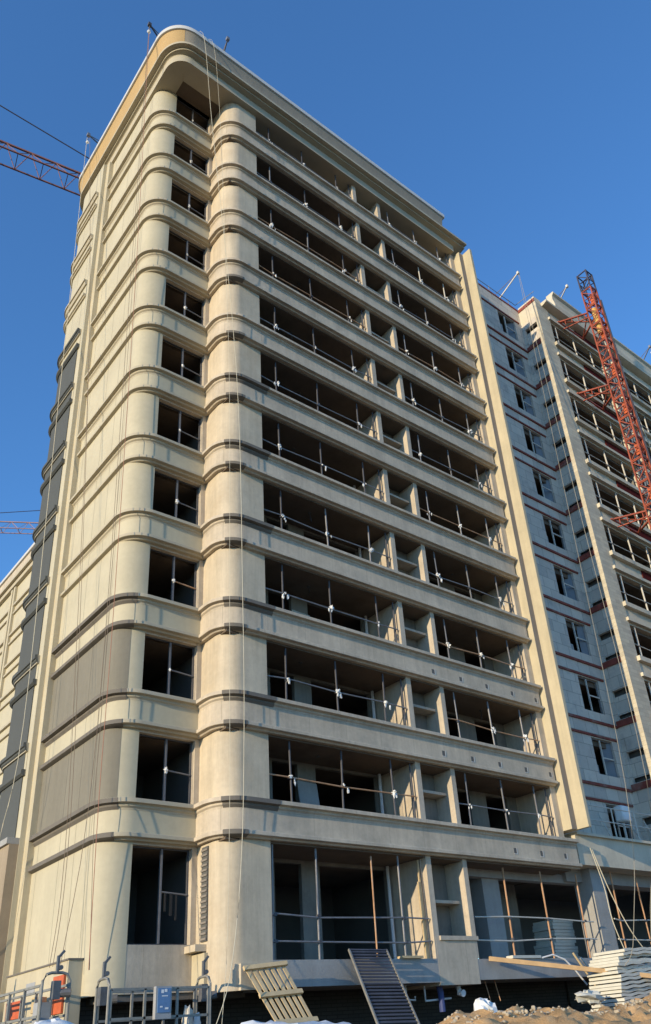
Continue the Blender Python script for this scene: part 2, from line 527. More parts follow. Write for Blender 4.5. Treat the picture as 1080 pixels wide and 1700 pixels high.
# far section of the left facade with its rounded end, and the stepped ribs
fs = MB()
fs.sweep(lambda o: [(0.0, 5.02)] + far_path(5.02)(o), [(0, 0.5), (0, 37.3), (-0.2, 37.3), (-0.2, 0.5)])
part(fs, 'far_wall', M['cream'])
part(MB().box(-0.343, -0.10, 4.70, 5.03, 0.9, 37.24), 'rib', M['pilaster'])
part(MB().box(-0.44, -0.10, 5.028, 5.12, 5.4, 37.24), 'rib', M['cream'])
for k in range(2, 13):
    z = FH * (k - 1)
    low = k <= 9
    sp = part(band(far_path(), z, 'spandrel', 0.1), 'far_spandrel_band', M['cream'])
    part(band(far_path(), z, 'sill', FS), 'sill_moulding', M['mould'], sp)
    part(band(far_path(), z, 'head', FS), 'head_moulding', M['mould'], sp)
    if low:
        m = MB()
        m.sweep(far_path(5.24), [(0.05, z + 2.112), (0.128, z + 2.182), (0.128, z + 2.238), (0.178, z + 2.258), (0.178, z + 2.382), (0.1, z + 2.402)])
        part(m, 'bare_moulding', M['slatecoat'], sp)
        m = MB()
        m.sweep(far_path(5.24), [(0.03, z + 1.354), (0.07, z + 1.354), (0.142, z + 1.414), (0.142, z + 1.522), (0.12, z + 1.540), (0.03, z + 1.546)])
        part(m, 'bare_moulding', M['slatecoat'], sp)
m = MB()
m.sweep(far_path(5.42), [(0.028, 5.45), (0.028, 25.36), (0.008, 25.36), (0.008, 5.45)])
part(m, 'slate_coating', M['slatecoat'])
for k in (2, 3):
    z = FH * (k - 1)
    m = MB()
    m.sweep(main_path(None, 4.695, left=-0.15, a1=238 if k == 2 else 244), [(0.006, z + 2.39), (0.006, z + 4.355), (-0.02, z + 4.355), (-0.02, z + 2.39)])
    part(m, 'grey_coating', M['greycoat'])
# brown lower box and plinth cladding of the left side
part(MB().box(-0.78, 0.5, 5.04, 9.5, -0.8, 5.25), 'lower_wall', M['brownwall'])
part(MB().box(-0.86, 0.5, 5.035, 9.6, 5.25, 5.43), 'lower_coping', M['concrete'])
bp = MB().box(-0.5, -0.14, 0.55, 4.62, 0.15, 1.66)
part(bp, 'base_cladding', M['pilaster'])
part(MB().box(-0.53, -0.13, 0.52, 4.66, 1.66, 1.70), 'base_ledge', M['bare'])
part(MB().box(-0.508, -0.48, 2.55, 3.15, 1.12, 1.38), 'grey_patch', M['greybox'])

# front: plinth, pillars, niche, end pier, fins
pl = MB()
pl.box(4.0, 9.83, BY, 0.2, 0.80, 1.43)
part(pl, 'plinth', M['concrete'])
part(MB().box(9.83, 11.52, BY - .004, 0.2, 0.72, 2.05), 'plinth', M['putty'])
part(MB().box(11.52, 18.65, BY, 0.2, 0.83, 1.41), 'plinth', M['concrete'])
part(MB().box(9.98, 11.62, BY - .06, -0.5, 1.93, 2.05), 'niche_ledge', M['putty'])
part(MB().box(3.0, 3.6, BY - .09, BY + .3, 0.76, 1.35), 'plinth_block', M['column'])
pil = MB()
for (x0, x1) in ((9.76, 9.98), (11.40, 11.60)):
    q = MB().box(x0, x1, BY, -0.93, 1.43, 37.3)
    part(q, 'pillar', M['putty'])
part(MB().box(9.76, 11.60, -0.5, -0.35, 1.43, 37.3), 'niche_back_wall', M['interior'])
part(MB().box(11.40, 11.6, -0.935, -0.36, 1.43, 37.3), 'niche_side_wall', M['putty'])
part(MB().box(9.70, 9.9, -1.12, 0.3, 1.43, 37.3), 'balcony_side_wall', M['putty'])
part(MB().box(11.55, 11.64, -1.12, 0.3, 1.43, 37.3), 'balcony_side_wall', M['interior'])
part(MB().box(16.65, 16.95, -1.10, 0.3, 4.35, 37.3), 'balcony_side_wall', M['putty'])
part(MB().box(16.75, 17.08, BY, -0.9, 5.3, 37.3), 'end_pier', M['putty'])
part(MB().box(17.08, 17.40, BY - .40, -0.8, 5.72, 37.24), 'fin', M['pilaster'])
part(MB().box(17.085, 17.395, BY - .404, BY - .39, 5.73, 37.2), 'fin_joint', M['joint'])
part(MB().box(17.40, 17.56, BY - .92, -0.8, 5.72, 37.24), 'fin', M['pilaster'])
for k in range(1, 13):
    zz = 3.04 if k == 1 else 6.48 + FH * (k - 2)
    part(MB().box(9.98, 11.41, -1.0, -0.49, zz, zz + .09), 'niche_shelf', M['putty'])

# storeys: slabs, back walls with doorways, inner room walls
for k in range(1, 13):
    z = FH * (k - 1)
    zf = 1.40 if k == 1 else 1.55 + z
    zc = 4.30 + z
    if k > 1:
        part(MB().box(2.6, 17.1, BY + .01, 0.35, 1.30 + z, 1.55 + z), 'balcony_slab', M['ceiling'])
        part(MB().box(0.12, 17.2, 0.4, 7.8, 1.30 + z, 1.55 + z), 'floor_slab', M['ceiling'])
    bw = MB()
    doors = [(5.22, 6.18, zf + 2.72), (6.88, 9.45, zf + 2.72), (13.2, 14.0, zf + 2.72), (14.9, 16.1, zf + 2.72)]
    if k == 1:
        doors = [(5.22, 6.18, 4.2), (6.85, 9.55, 4.2)]
    xx = 2.62
    x_end = 17.1 if k > 1 else 11.64
    for (a, b_, h) in doors:
        h = min(h, zc - .08)
        bw.box(xx, a, 0.3, 0.45, zf, zc)
        bw.box(a, b_, 0.3, 0.45, h, zc)
        xx = b_
    bw.box(xx, x_end, 0.3, 0.45, zf, zc)
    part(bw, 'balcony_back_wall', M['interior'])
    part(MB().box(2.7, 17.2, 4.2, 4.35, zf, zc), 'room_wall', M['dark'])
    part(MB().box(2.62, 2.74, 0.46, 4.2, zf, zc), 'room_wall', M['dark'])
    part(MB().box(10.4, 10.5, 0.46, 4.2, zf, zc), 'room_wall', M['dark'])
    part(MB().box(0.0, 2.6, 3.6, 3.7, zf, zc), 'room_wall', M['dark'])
part(MB().box(17.2, 17.3, 0.1, 8.0, 5.0, 38.3), 'end_wall', M['dark'])
part(MB().box(-0.1, 17.3, 7.85, 7.98, 0.5, 38.3), 'rear_wall', M['concrete'])
part(MB().box(0.3, 18.5, 0.3, 7.8, 1.0, 1.40), 'ground_slab', M['concrete'])
part(MB().box(-0.1, 18.9, 1.0, 1.2, -0.9, 1.0), 'basement_wall', M['darkbrick'])
part(MB().box(0.2, 4.05, 0.06, 1.0, 0.70, 0.848), 'beam', M['bare'])
# raw ground floor room on the right
part(MB().box(13.35, 14.2, -0.3, 0.3, 1.41, 4.32), 'raw_column', M['concrete'])
part(MB().box(11.65, 18.6, -0.45, -0.1, 4.05, 4.35), 'raw_beam', M['concrete'])
part(MB().box(11.65, 12.6, 0.5, 0.6, 1.41, 4.3), 'room_wall', M['interior'])
part(MB().box(16.3, 17.2, 1.5, 1.6, 1.41, 4.3), 'room_wall', M['interior'])

# cornice
CP = [(-0.6, 37.25), (0.26, 37.25), (0.26, 37.72), (0.30, 37.74), (0.42, 37.76), (0.5, 37.765), (0.5, 37.865), (0.53, 37.87), (0.70, 37.875), (0.70, 38.0), (-0.6, 38.0)]
FR = [(-0.4, 37.99), (0.54, 37.99), (0.545, 38.15), (0.565, 38.4), (0.605, 38.65), (0.665, 38.90), (-0.4, 38.90)]
lin = lambda d: (lambda o: o + d)
CA = [(-0.4, 38.895), (0.66, 38.895), (0.72, 38.92), (0.72, 39.16), (0.70, 39.2), (-0.4, 39.2)]
def leftoff(o):
    ks = [(-1, -1), (0.26, 0.25), (0.42, 0.33), (0.5, 0.38), (0.58, 0.44), (0.70, 0.59), (1.7, 1.59)]
    for (a, b_) in zip(ks, ks[1:]):
        if a[0] <= o <= b_[0]:
            return a[1] + (b_[1] - a[1]) * (o - a[0]) / (b_[0] - a[0])
def corn_path(xe, lo=leftoff):
    def f(o):
        r = 0.62 + o
        rx = 0.57 + lo(o)
        p = [(5.0, 8.05 + o)] + arc(0.55, 7.45, rx, r, 90, 180, 14)
        p += arc(0.55, BY + 0.62, rx, r, 180, 270, 18)
        p.append((xe, BY - o))
        return p
    return f
co = part(MB().sweep(corn_path(16.86), CP[:3] + [(-0.6, 37.72)]), 'cornice_fascia', M['mould'])
part(MB().sweep(corn_path(17.56), [(-0.6, 37.717), (0.255, 37.717)] + CP[3:]), 'cornice_moulding', M['mould'], co)
fr_l = MB()
part(MB().sweep(corn_path(15.85, lin(0.03)), FR), 'cornice_frieze', M['frieze'], co)
def left_frieze(o):
    r = 0.62 + o
    rx = 0.57 + o + 0.03
    return [(2.5, 8.05 + o)] + arc(0.55, 7.45, rx, r, 90, 180, 14) + arc(0.55, BY + 0.62, rx, r, 180, 244, 12)
part(MB().sweep(left_frieze, [(0.45, 38.005), (0.548, 38.005), (0.553, 38.15), (0.573, 38.4), (0.613, 38.65), (0.67, 38.885), (0.45, 38.885)]), 'primed_frieze', M['ochre'], co)
part(MB().sweep(corn_path(15.98, lin(0.06)), CA), 'cornice_cap', M['white'], co)
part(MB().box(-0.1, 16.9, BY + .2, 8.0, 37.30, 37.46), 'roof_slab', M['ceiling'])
part(MB().box(0.2, 15.6, -0.9, 7.8, 38.2, 38.4), 'roof_deck', M['concrete'])

# louvre panel, ledge and lit lower lining on the return wall beside the ground-floor window
lv = part(MB().box(2.50, 2.538, -0.60, -0.30, 1.95, 4.27), 'louvre', M['dark'])
for i in range(18):
    zz = 1.98 + i * 0.128
    part(MB().box(2.47, 2.51, -0.60, -0.30, zz, zz + .05), 'louvre_blade', M['joint'], lv)
part(MB().box(2.22, 2.66, -0.55, -0.003, 1.72, 1.88), 'ledge', M['column'])
part(MB().box(2.44, 2.54, -0.62, -0.003, 0.9, 1.68), 'lower_lining', M['pilaster'])

# ------------------------------------------------------------------ guard rails in the balconies
def guard(posts, x0, x1, z0, zh, rails, label, group, y=-1.22, mp='darksteel', mr='steel', wraps=True, seed=0, ends=(), rp=0.03):
    loc = Vector((x0, y, z0))
    t = thing('guard_rail', loc, label, 'guard rail', group)
    rnd = random.Random(seed)
    for x in posts:
        lean = rnd.uniform(-.07, .07)
        cl = MB()
        for zr in rails:
            cl.box(x - .05, x + .05, y - .06, y + .04, zr - .045, zr + .03)
        cl.build('clamp', M['darksteel'], t, smooth=False)
        MB().tube([(x + lean, y, z0), (x + rnd.uniform(-.03, .03), y + .01, zh)], rp, 8).build('post', M[mp if (not wraps or rnd.random() < .8) else 'steel'], t)
    for x in ends:
        MB().tube([(x, y + .02, z0), (x, y + .02, zh)], rp * .9, 8).build('post', M['darksteel'], t)
    for zr in rails:
        pts = [(x0, y - .03, zr + rnd.uniform(-.02, .02))]
        for x in posts:
            pts.append((x, y - .035, zr + rnd.uniform(-.07, .05)))
        pts.append((x1, y - .03, zr + rnd.uniform(-.03, .03)))
        MB().tube(pts, 0.024, 8).build('rail', M[mr if (not wraps or rnd.random() < .7) else 'rust'], t)
        if wraps:
            for x in posts:
                if rnd.random() < .12: continue
                b = MB()
                s = rnd.randint(0, 9999)
                b.blob((x + rnd.uniform(-.03, .03), y - .05, zr + .01), rnd.uniform(.03, .08), s, 0.6)
                for q in range(rnd.randint(1, 4)):
                    dx = rnd.uniform(-.16, .16)
                    b.blob((x + dx, y - .07, zr - abs(dx) * .5 - rnd.uniform(0, .12)), rnd.uniform(.02, .045), s + q, 0.6, sq=(0.8, 0.6, 1.9))
                b.build('plastic_wrap', M['wrap'], t)
    return t
for k in range(2, 13):
    zu = 2.39 + FH * (k - 1)
    zh = 4.30 + FH * (k - 1)
    st = ORD[k]
    guard((4.77, 6.72, 8.76), 4.02, 9.70, zu - .8, zh, (zu + .82,), f'guard rail with white plastic wraps in the long balcony opening, {st} storey', 'guard rails in the long balcony openings', seed=k, ends=(9.62,))
    guard((12.2, 14.04, 15.86), 11.62, 16.66, zu - .8, zh, (zu + .80,), f'guard rail with white plastic wraps in the shorter balcony opening, {st} storey', 'guard rails in the shorter balcony openings', seed=100 + k, ends=(16.58,), mp=('greytube' if k % 3 else 'steel') if k != 11 else 'palepipe')
guard((4.14, 5.57, 8.70), 4.02, 9.70, 1.43, 4.3, (2.52, 1.88), 'grey two-rail tube guard across the wide ground-floor opening behind the pallet', 'ground-floor guard rails', mp='steel', wraps=False, seed=31)
rr = guard((11.79, 13.56, 15.53, 17.6), 11.6, 18.1, 1.41, 4.25, (2.65, 2.02), 'rusty orange guard rail posts with pale rails in front of the raw concrete room', 'ground-floor guard rails', mp='rust', mr='palepipe', wraps=False, seed=32, y=-1.1)
guard((19.9, 21.6, 23.4), 19.5, 25.2, 1.41, 4.5, (2.75, 2.05), 'rusty guard rail posts in the ground-floor opening of the grey wing', 'ground-floor guard rails', mp='rust', mr='palepipe', wraps=False, seed=33, y=-1.05)
pr = tag(rebase(MB().tube([(7.5, -1.30, 1.43), (7.55, -1.28, 4.2)], 0.024, 8).build('prop_post', M['rust']), (7.5, -1.3, 1.43)), 'orange and white pole standing alone behind the black slatted panel', 'pole')
for i, (x, z1) in enumerate(((9.50, 3.6), (9.58, 4.25), (9.64, 3.3))):
    tag(rebase(MB().beam((x - .02, -1.2 + .03 * i, 1.43), (x + .02, -1.14 + .03 * i, z1), 0.05, 0.05).build('timber_batten', M['wood']), (x, -1.2, 1.43)),
        'pale timber batten leaning on the ground-floor pillar left of the niche', 'batten', 'battens beside the niche pillar')

# ------------------------------------------------------------------ unfinished wing
wing = thing('unfinished_wing', (17.4, 0, 0), 'grey block wing under construction with red waterproof bands, right of the cream tower', 'building')
def wp(mb, name, m, parent=None, **k):
    return mb.build(name, M[m], parent if parent is not None else wing, **k)
wp(MB().box(17.35, 22.28, 0.0, 0.2, 5.4, 38.9), 'block_wall', 'block')
wp(MB().box(23.85, 24.62, 0.0, 0.2, 5.4, 38.9), 'block_wall', 'block')
for k in range(2, 14):
    z = FH * (k - 1)
    z0 = 5.4 if k == 2 else 2.2 + z - 0.6 - 0.0
    top = 2.92 + z if k < 13 else 38.9
    z0 = 5.4 if k == 2 else 1.60 + z
    wp(MB().box(22.28, 23.85, 0.0, 0.2, z0, top), 'block_wall', 'block')
for k in range(2, 13):
    z = FH * (k - 1)
    zb, zt = z + 2.92, z + 4.60
    w = MB()
    w.box(22.28, 22.33, 0.10, 0.15, zb, zt).box(23.80, 23.85, 0.10, 0.15, zb, zt).box(22.33, 23.8, 0.10, 0.15, zb, zb + .05).box(22.33, 23.8, 0.10, 0.15, zt - .05, zt)
    wo = wp(w, 'window', 'steel')
    wp(MB().box(22.92, 22.98, 0.04, 0.10, zb + .05, zt - .05), 'mullion', 'palepipe', wo)
    wp(MB().box(22.98, 23.80, 0.05, 0.09, zb + .80, zb + .86), 'transom', 'palepipe', wo)
    rw = random.Random(900 + k)
    if rw.random() < .7:
        wp(MB().beam((23.40, 0.11 + rw.uniform(-.02, .35), (zb + zt) / 2), (23.79, 0.11, (zb + zt) / 2), 0.012, zt - zb - .12), 'pane', 'glass', wo)
    if rw.random() < .6:
        wp(MB().box(22.34, 22.34 + rw.uniform(.2, .5), 0.16, 0.18, zb + .05, zb + rw.uniform(.3, 1.2)), 'stored_sheet', 'concrete', wo)
    wp(MB().box(17.4, 24.54, -0.07, 0.0, z + 2.34, z + 2.46), 'waterproof_band', 'red')
    wp(MB().box(20.6, 24.3, -0.06, 0.0, z + 4.65, z + 4.75), 'waterproof_band', 'red')
    wp(MB().box(17.4, 21.0, -0.020, 0.0, z + 4.66, z + 4.73), 'waterproof_band', 'bare')
    wp(MB().box(24.48, 24.55, -1.08, -0.07, z + 2.36, z + 2.66), 'waterproof_band', 'red')
    wp(MB().box(17.4, 25.5, 0.2, 6.0, z + 1.3, z + 1.66), 'floor_slab', 'ceiling')
    wp(MB().box(19, 25.5, 3.0, 3.1, z + 1.5, z + 4.3), 'room_wall', 'dark')
    wp(MB().box(25.3, 25.45, 0.25, 6.0, z + 1.66, z + 4.3), 'room_wall', 'dark')
    # side wall: recess with block infill
    wp(MB().box(24.55, 24.75, -0.18, 0.0, z + 1.6, z + 4.6), 'side_wall', 'block')
    wp(MB().box(24.55, 24.75, -1.08, -0.18, z + 1.60, z + 2.70), 'side_wall', 'block')
    wp(MB().box(24.55, 24.75, -1.08, -0.18, z + 4.15, z + 4.6), 'side_wall', 'block')
    wp(MB().box(24.68, 24.75, -1.08, -0.18, z + 2.95, z + 3.85), 'side_wall', 'block')
    wp(MB().box(24.9, 25.0, -1.2, 0.0, z + 1.6, z + 4.6), 'room_wall', 'dark')
wp(MB().box(24.552, 24.75, -1.08, 0.0, 37.55, 38.75), 'side_wall', 'wingplaster')
wp(MB().box(24.55, 25.75, BY, -1.08, 5.4, 38.7), 'corner_pier', 'wingblock')
wp(MB().box(31.4, 32.4, BY, -1.0, 5.4, 38.0), 'pier', 'wingplaster')
wp(MB().box(38.0, 45.0, BY, -1.0, 5.4, 38.0), 'pier', 'wingplaster')
for k in range(2, 13):
    z = FH * (k - 1)
    for (a, b_) in ((25.75, 31.4), (32.4, 38.0)):
        zz0 = 5.4 if k == 2 else z + 1.75
        wp(MB().box(a, b_, BY + .05, -1.0, zz0, z + 2.56), 'parapet_wall', 'wingplaster')
        wp(MB().box(a - .12, b_ + .1, BY - .17, BY + .1, z + 2.56, z + 2.81), 'sill', 'mould' if k > 9 else 'wingplaster')
        wp(MB().box(a - .16, b_ + .1, BY - .13, BY + .1, z + 4.74, z + 4.92), 'head_moulding', 'wingplaster')
        wp(MB().box(a, b_, BY + .06, -1.0, z + 4.62, z + 4.74), 'lintel', 'wingplaster')
        wp(MB().box(a, b_, BY + .3, 3.0, z + 4.45, z + 4.6), 'balcony_slab', 'ceiling')
        wp(MB().box(a - .2, b_ + .2, 1.0, 1.1, z + 1.6, z + 4.45), 'balcony_back_wall', 'interior')
        wp(MB().box(b_, b_ + .1, -1.0, 1.0, z + 1.6, z + 4.45), 'balcony_side_wall', 'interior')
    wp(MB().box(28.5, 31.2, BY - .012, BY + .04, z + 1.95, z + 2.555), 'red_panel', 'darkred')
wp(MB().box(28.5, 31.2, BY - .012, BY + .02, 37.95, 38.59), 'red_panel', 'darkred')
wp(MB().box(25.75, 38.0, BY + .05, -1.0, 37.9, 38.68), 'parapet_wall', 'wingplaster')
wp(MB().box(17.35, 24.62, -0.03, 0.25, 38.9, 39.02), 'roof_band', 'red')
wp(MB().box(24.50, 24.545, -1.30, -0.03, 38.75, 38.98), 'roof_band', 'red')
wp(MB().box(24.55, 25.2, BY + .02, -0.03, 38.7, 39.15), 'roof_upstand', 'wingplaster')
def straight(x0, x1):
    return lambda o: [(x0, BY - o), (x1, BY - o)]
WC = [(-0.3, 38.68), (0.10, 38.68), (0.30, 38.75), (0.40, 38.8), (0.40, 38.95), (-0.3, 38.95)]
wc = wp(MB().sweep(straight(25.2, 46), WC), 'cornice_moulding', 'wingplaster')
WF = [(-0.3, 38.95), (0.36, 38.95), (0.40, 39.15), (0.36, 39.4), (0.30, 39.7), (0.34, 40.0), (0.46, 40.12), (0.46, 40.25), (-0.1, 40.25), (-0.1, 39.2), (-0.3, 39.2)]
wp(MB().sweep(straight(26.2, 46), WF), 'precast_cornice', 'wingplaster', wc)
wp(MB().box(24.8, 46, -0.9, 6.0, 38.3, 38.5), 'roof_slab', 'concrete')
wp(MB().box(17.4, 24.8, 0.2, 6.0, 38.3, 38.5), 'roof_slab', 'concrete')
# podium under the recess
wp(MB().box(17.62, 46.0, -1.40, 0.15, 4.55, 5.62), 'podium_beam', 'wingplaster')
wp(MB().box(17.62, 46.0, -1.52, 0.1, 5.62, 5.72), 'podium_coping', 'wingplaster')
wp(MB().box(17.7, 46.0, -0.6, 0.1, 4.1, 4.55), 'inner_beam', 'concrete')
wp(MB().box(18.66, 19.5, -1.0, -0.2, 1.41, 4.55), 'podium_column', 'concrete')
wp(MB().box(25.2, 26.2, -1.2, -0.2, 1.41, 4.55), 'podium_column', 'concrete')
wp(MB().box(18.65, 46.0, BY + .06, 4.0, 0.9, 1.40), 'podium_floor', 'concrete')
wp(MB().box(17.5, 46.0, 4.0, 4.1, 1.41, 5.3), 'room_wall', 'dark')
wp(MB().box(17.5, 46.0, 0.1, 4.0, 5.0, 5.4), 'podium_ceiling', 'ceiling')
wp(MB().box(18.6, 46.0, 0.9, 1.1, -0.9, 0.9), 'basement_wall', 'darkbrick')
for k in range(2, 13):
    zu = 2.81 + FH * (k - 1)
    zh = 4.62 + FH * (k - 1)
    guard((26.35, 28.2, 30.0), 25.76, 31.38, zu, zh, (zu + .75,), f'pale pipe guard rail in the wing balcony left of the red mast, {ORD[k]} storey', 'guard rails in the wing balconies', y=-1.2, mp='palepipe', mr='palepipe', wraps=False, seed=200 + k, rp=0.045)
    if k >= 8:
        guard((33.2, 35.0, 36.8), 32.42, 37.98, zu, zh, (zu + .75,), f'pale pipe guard rail in the wing balcony right of the red mast, {ORD[k]} storey', 'guard rails in the wing balconies', y=-1.2, mp='palepipe', mr='palepipe', wraps=False, seed=300 + k, rp=0.045)
# terrace rail, covered unit and cable on the podium
t = thing('terrace_railing', (19.5, -1.3, 5.72), 'white pipe railing on the podium roof in front of the lowest wing windows', 'railing')
for x in (19.0, 20.6, 22.2, 23.8, 25.4):
    MB().tube([(x, -1.25, 5.72), (x, -1.25, 6.95)], 0.03).build('post', M['palepipe'], t)
for zr in (6.35, 6.92):
    MB().tube([(18.0, -1.25, zr), (27, -1.25, zr + .02)], 0.025).build('rail', M['palepipe'], t)
for x in (20.3, 22.4, 23.6):
    MB().tube([(x, -1.22, 5.75), (x + .5, -0.5, 6.9)], 0.025).build('brace', M['palepipe'], t)
cu = MB().box(22.2, 22.85, -0.75, -0.35, 6.72, 7.38)
cuo = cu.build('wrapped_unit', M['wrap'])
tag(rebase(cuo, (22.5, -.55, 6.72)), 'white plastic-wrapped unit below the red band by the lowest wing window', 'wrapped unit')
bv = cuo.modifiers.new('b', 'BEVEL'); bv.width = 0.07; bv.segments = 2
MB().tube([(22.5, -.5, 5.72), (22.5, -.5, 6.72)], 0.05).build('stand', M['palepipe'], cuo)

# ------------------------------------------------------------------ hoist mast
mast = thing('hoist_mast', (27.85, -3.3, -0.6), 'red lattice hoist mast with a dark top section, tied to the grey wing', 'hoist mast')
def mast_section(z0, h, w):
    m = MB()
    c = [(-w, -w), (w, -w), (w, w), (-w, w)]
    for (a, b_) in c:
        m.beam((27.85 + a, -3.3 + b_, z0), (27.85 + a, -3.3 + b_, z0 + h), 0.075)
    for i in range(4):
        p, q = c[i], c[(i + 1) % 4]
        P = lambda t_, z: (27.85 + p[0] + (q[0] - p[0]) * t_, -3.3 + p[1] + (q[1] - p[1]) * t_, z)
        m.beam(P(0, z0 + .04), P(1, z0 + .04), 0.06)
        m.beam(P(0, z0 + h - .04), P(1, z0 + h - .04), 0.06)
        m.beam(P(0, z0 + .06), P(1, z0 + h / 2), 0.045)
        m.beam(P(1, z0 + h / 2), P(0, z0 + h - .06), 0.045)
        m.beam(P(0, z0 + h / 2), P(1, z0 + h / 2), 0.04)
    return m
z = -0.6
i = 0
while z < 40.3:
    ms = mast_section(z, 1.5, 0.33).build('mast_section', M['mastred'] if z < 38.6 else M['mastdark'], mast, smooth=False)
    if z < 38.6:
        b = MB()
        rnd = random.Random(i)
        b.box(27.63, 28.07, -3.54, -3.50, z + .15, z + .55) if i % 2 else b.box(27.9, 28.14, -3.56, -3.2, z + .5, z + 1.2)
        b.build('bracket_plate', M['orange'], ms, smooth=False)
    z += 1.5
    i += 1
MB().tube([(27.8, -3.3, 36.2), (27.8, -3.3, 38.3)], 0.17, 12).build('counterweight', M['yellow'], mast)
MB().box(27.72, 27.80, -3.2, -3.12, -.6, 38.4).box(27.94, 27.99, -3.25, -3.2, -.6, 38.4).build('cable_ladder', M['mastdark'], mast, smooth=False)
MB().beam((28.2, -3.72, -.6), (28.2, -3.72, 39.0), 0.07, 0.07).build('guide_rail', M['mastdark'], mast)
for zt in (38.05, 32.1, 23.1, 14.1):
    t = MB()
    for (xa, xb) in ((27.5, 26.6), (28.2, 29.1)):
        t.beam((xa, -2.98, zt), (xb, -1.42, zt), 0.09)
    t.beam((27.5, -2.98, zt), (29.1, -1.42, zt), 0.06)
    t.beam((28.2, -2.98, zt - .3), (26.6, -1.42, zt), 0.06)
    t.beam((27.5, -2.98, zt - .35), (27.0, -1.42, zt - .35), 0.06)
    t.beam((26.5, -1.44, zt), (29.2, -1.44, zt), 0.08)
    for j in range(4):
        t.beam((27.4 - .2 * j, -2.8 + .35 * j, zt), (27.4 - .2 * j, -2.8 + .35 * j, zt - .35), 0.045)
    t.build('wall_tie', M['mastred'], mast, smooth=False)

# ------------------------------------------------------------------ tower cranes (jibs)
def crane(p, q, h, mast_at, z_mast, base_z, label, apex=None, seg=1.6, cm='cranered'):
    t = thing('tower_crane', (mast_at[0], mast_at[1], base_z), label, 'crane')
    p, q = Vector(p), Vector(q)
    d = (q - p)
    L_ = d.length
    d.normalize()
    s = Vector((-d.y, d.x, 0)) * h * 0.45
    m = MB()
    dn = Vector((0, 0, -h))
    m.beam(p, q, 0.12)
    for sg in (-1, 1):
        m.beam(p + dn + s * sg, q + dn + s * sg, 0.09)
    m.build('chord', M[cm], t, smooth=False)
    n = int(L_ / seg)
    m = MB()
    for i in range(n):
        a = p + d * (L_ * i / n)
        b = p + d * (L_ * (i + .5) / n)
        c = p + d * (L_ * (i + 1) / n)
        for sg in (-1, 1):
            m.beam(a, b + dn + s * sg, 0.04)
            m.beam(b + dn + s * sg, c, 0.04)
        m.beam(b + dn - s, b + dn + s, 0.05)
    m.build('lacing', M[cm], t, smooth=False)
    mm = MB()
    mx, my = mast_at
    zz = base_z
    while zz < z_mast:
        for (a, b_) in ((-.8, -.8), (.8, -.8), (.8, .8), (-.8, .8)):
            mm.beam((mx + a, my + b_, zz), (mx + a, my + b_, zz + 3), 0.16)
        for (a, b_, c, e) in ((-.8, -.8, .8, -.8), (.8, -.8, .8, .8), (.8, .8, -.8, .8), (-.8, .8, -.8, -.8)):
            mm.beam((mx + a, my + b_, zz), (mx + c, my + e, zz + 3), 0.09)
        zz += 3
    mm.build('mast', M[cm], t, smooth=False)
    if apex:
        a0, a1 = Vector(apex[0]), Vector(apex[1])
        MB().tube([a0, (a0 + a1) / 2 - Vector((0, 0, .15)), a1], 0.045, 6).build('pendant', M['mastdark'], t)
        MB().tube([(a0 + a1) / 2 - d * .15, (a0 + a1) / 2 + d * .15], 0.12, 6).build('pendant_joint', M['mastdark'], t)
    return t
crane((-30.0, 24.12, 55.0), (12.0, 16.65, 55.0), 1.45, (-30.0, 24.12), 56, -0.6, 'tower crane whose rust-red jib reaches in from the left behind the roof corner', apex=((-30, 24.12, 66.4), (8.0, 17.37, 55.6)))
crane((5.0, 77.7, 60.0), (44.0, 55.6, 60.0), 1.3, (44.0, 55.6), 61, -0.6, 'distant tower crane with a faint pale red jib behind the lower left facade', apex=((44, 55.6, 66), (8, 76.0, 60.4)), seg=2.0, cm='cranepale')

# ------------------------------------------------------------------ neighbouring tower far left
nb = thing('neighbouring_tower', (10.2, 36, 0), 'cream banded tower half hidden behind the left end of the big tower', 'apartment building')
def np_(mb, name, m, parent=None):
    return mb.build(name, M[m], parent if parent is not None else nb)
NX = 10.45
np_(MB().box(NX, 24, 34, 51.6, -0.6, 37.3), 'wall', 'cream')
for yy in (46.9, 47.6):
    np_(MB().box(NX - .22, NX, yy, yy + .38, -0.6, 37.2), 'rib', 'pilaster')
for k in range(2, 13):
    z = FH * (k - 1)
    for (a, b_) in ((34, 46.85), (48.1, 51.75)):
        np_(MB().box(NX - .2, NX, a, b_, z + 2.2, z + 2.4), 'sill_moulding', 'mould')
        np_(MB().box(NX - .16, NX, a, b_, z + 1.36, z + 1.52), 'head_moulding', 'mould')
nc = np_(MB().box(NX - .3, 24, 34, 51.8, 37.3, 37.75), 'cornice_fascia', 'mould')
np_(MB().box(NX - .55, 24, 34, 52.0, 37.75, 38.0), 'cornice_moulding', 'mould', nc)
np_(MB().box(NX - .45, 24, 34, 51.9, 38.0, 38.85), 'cornice_frieze', 'putty', nc)
np_(MB().box(NX - .6, 24, 34, 52.1, 38.85, 39.15), 'cornice_cap', 'white', nc)

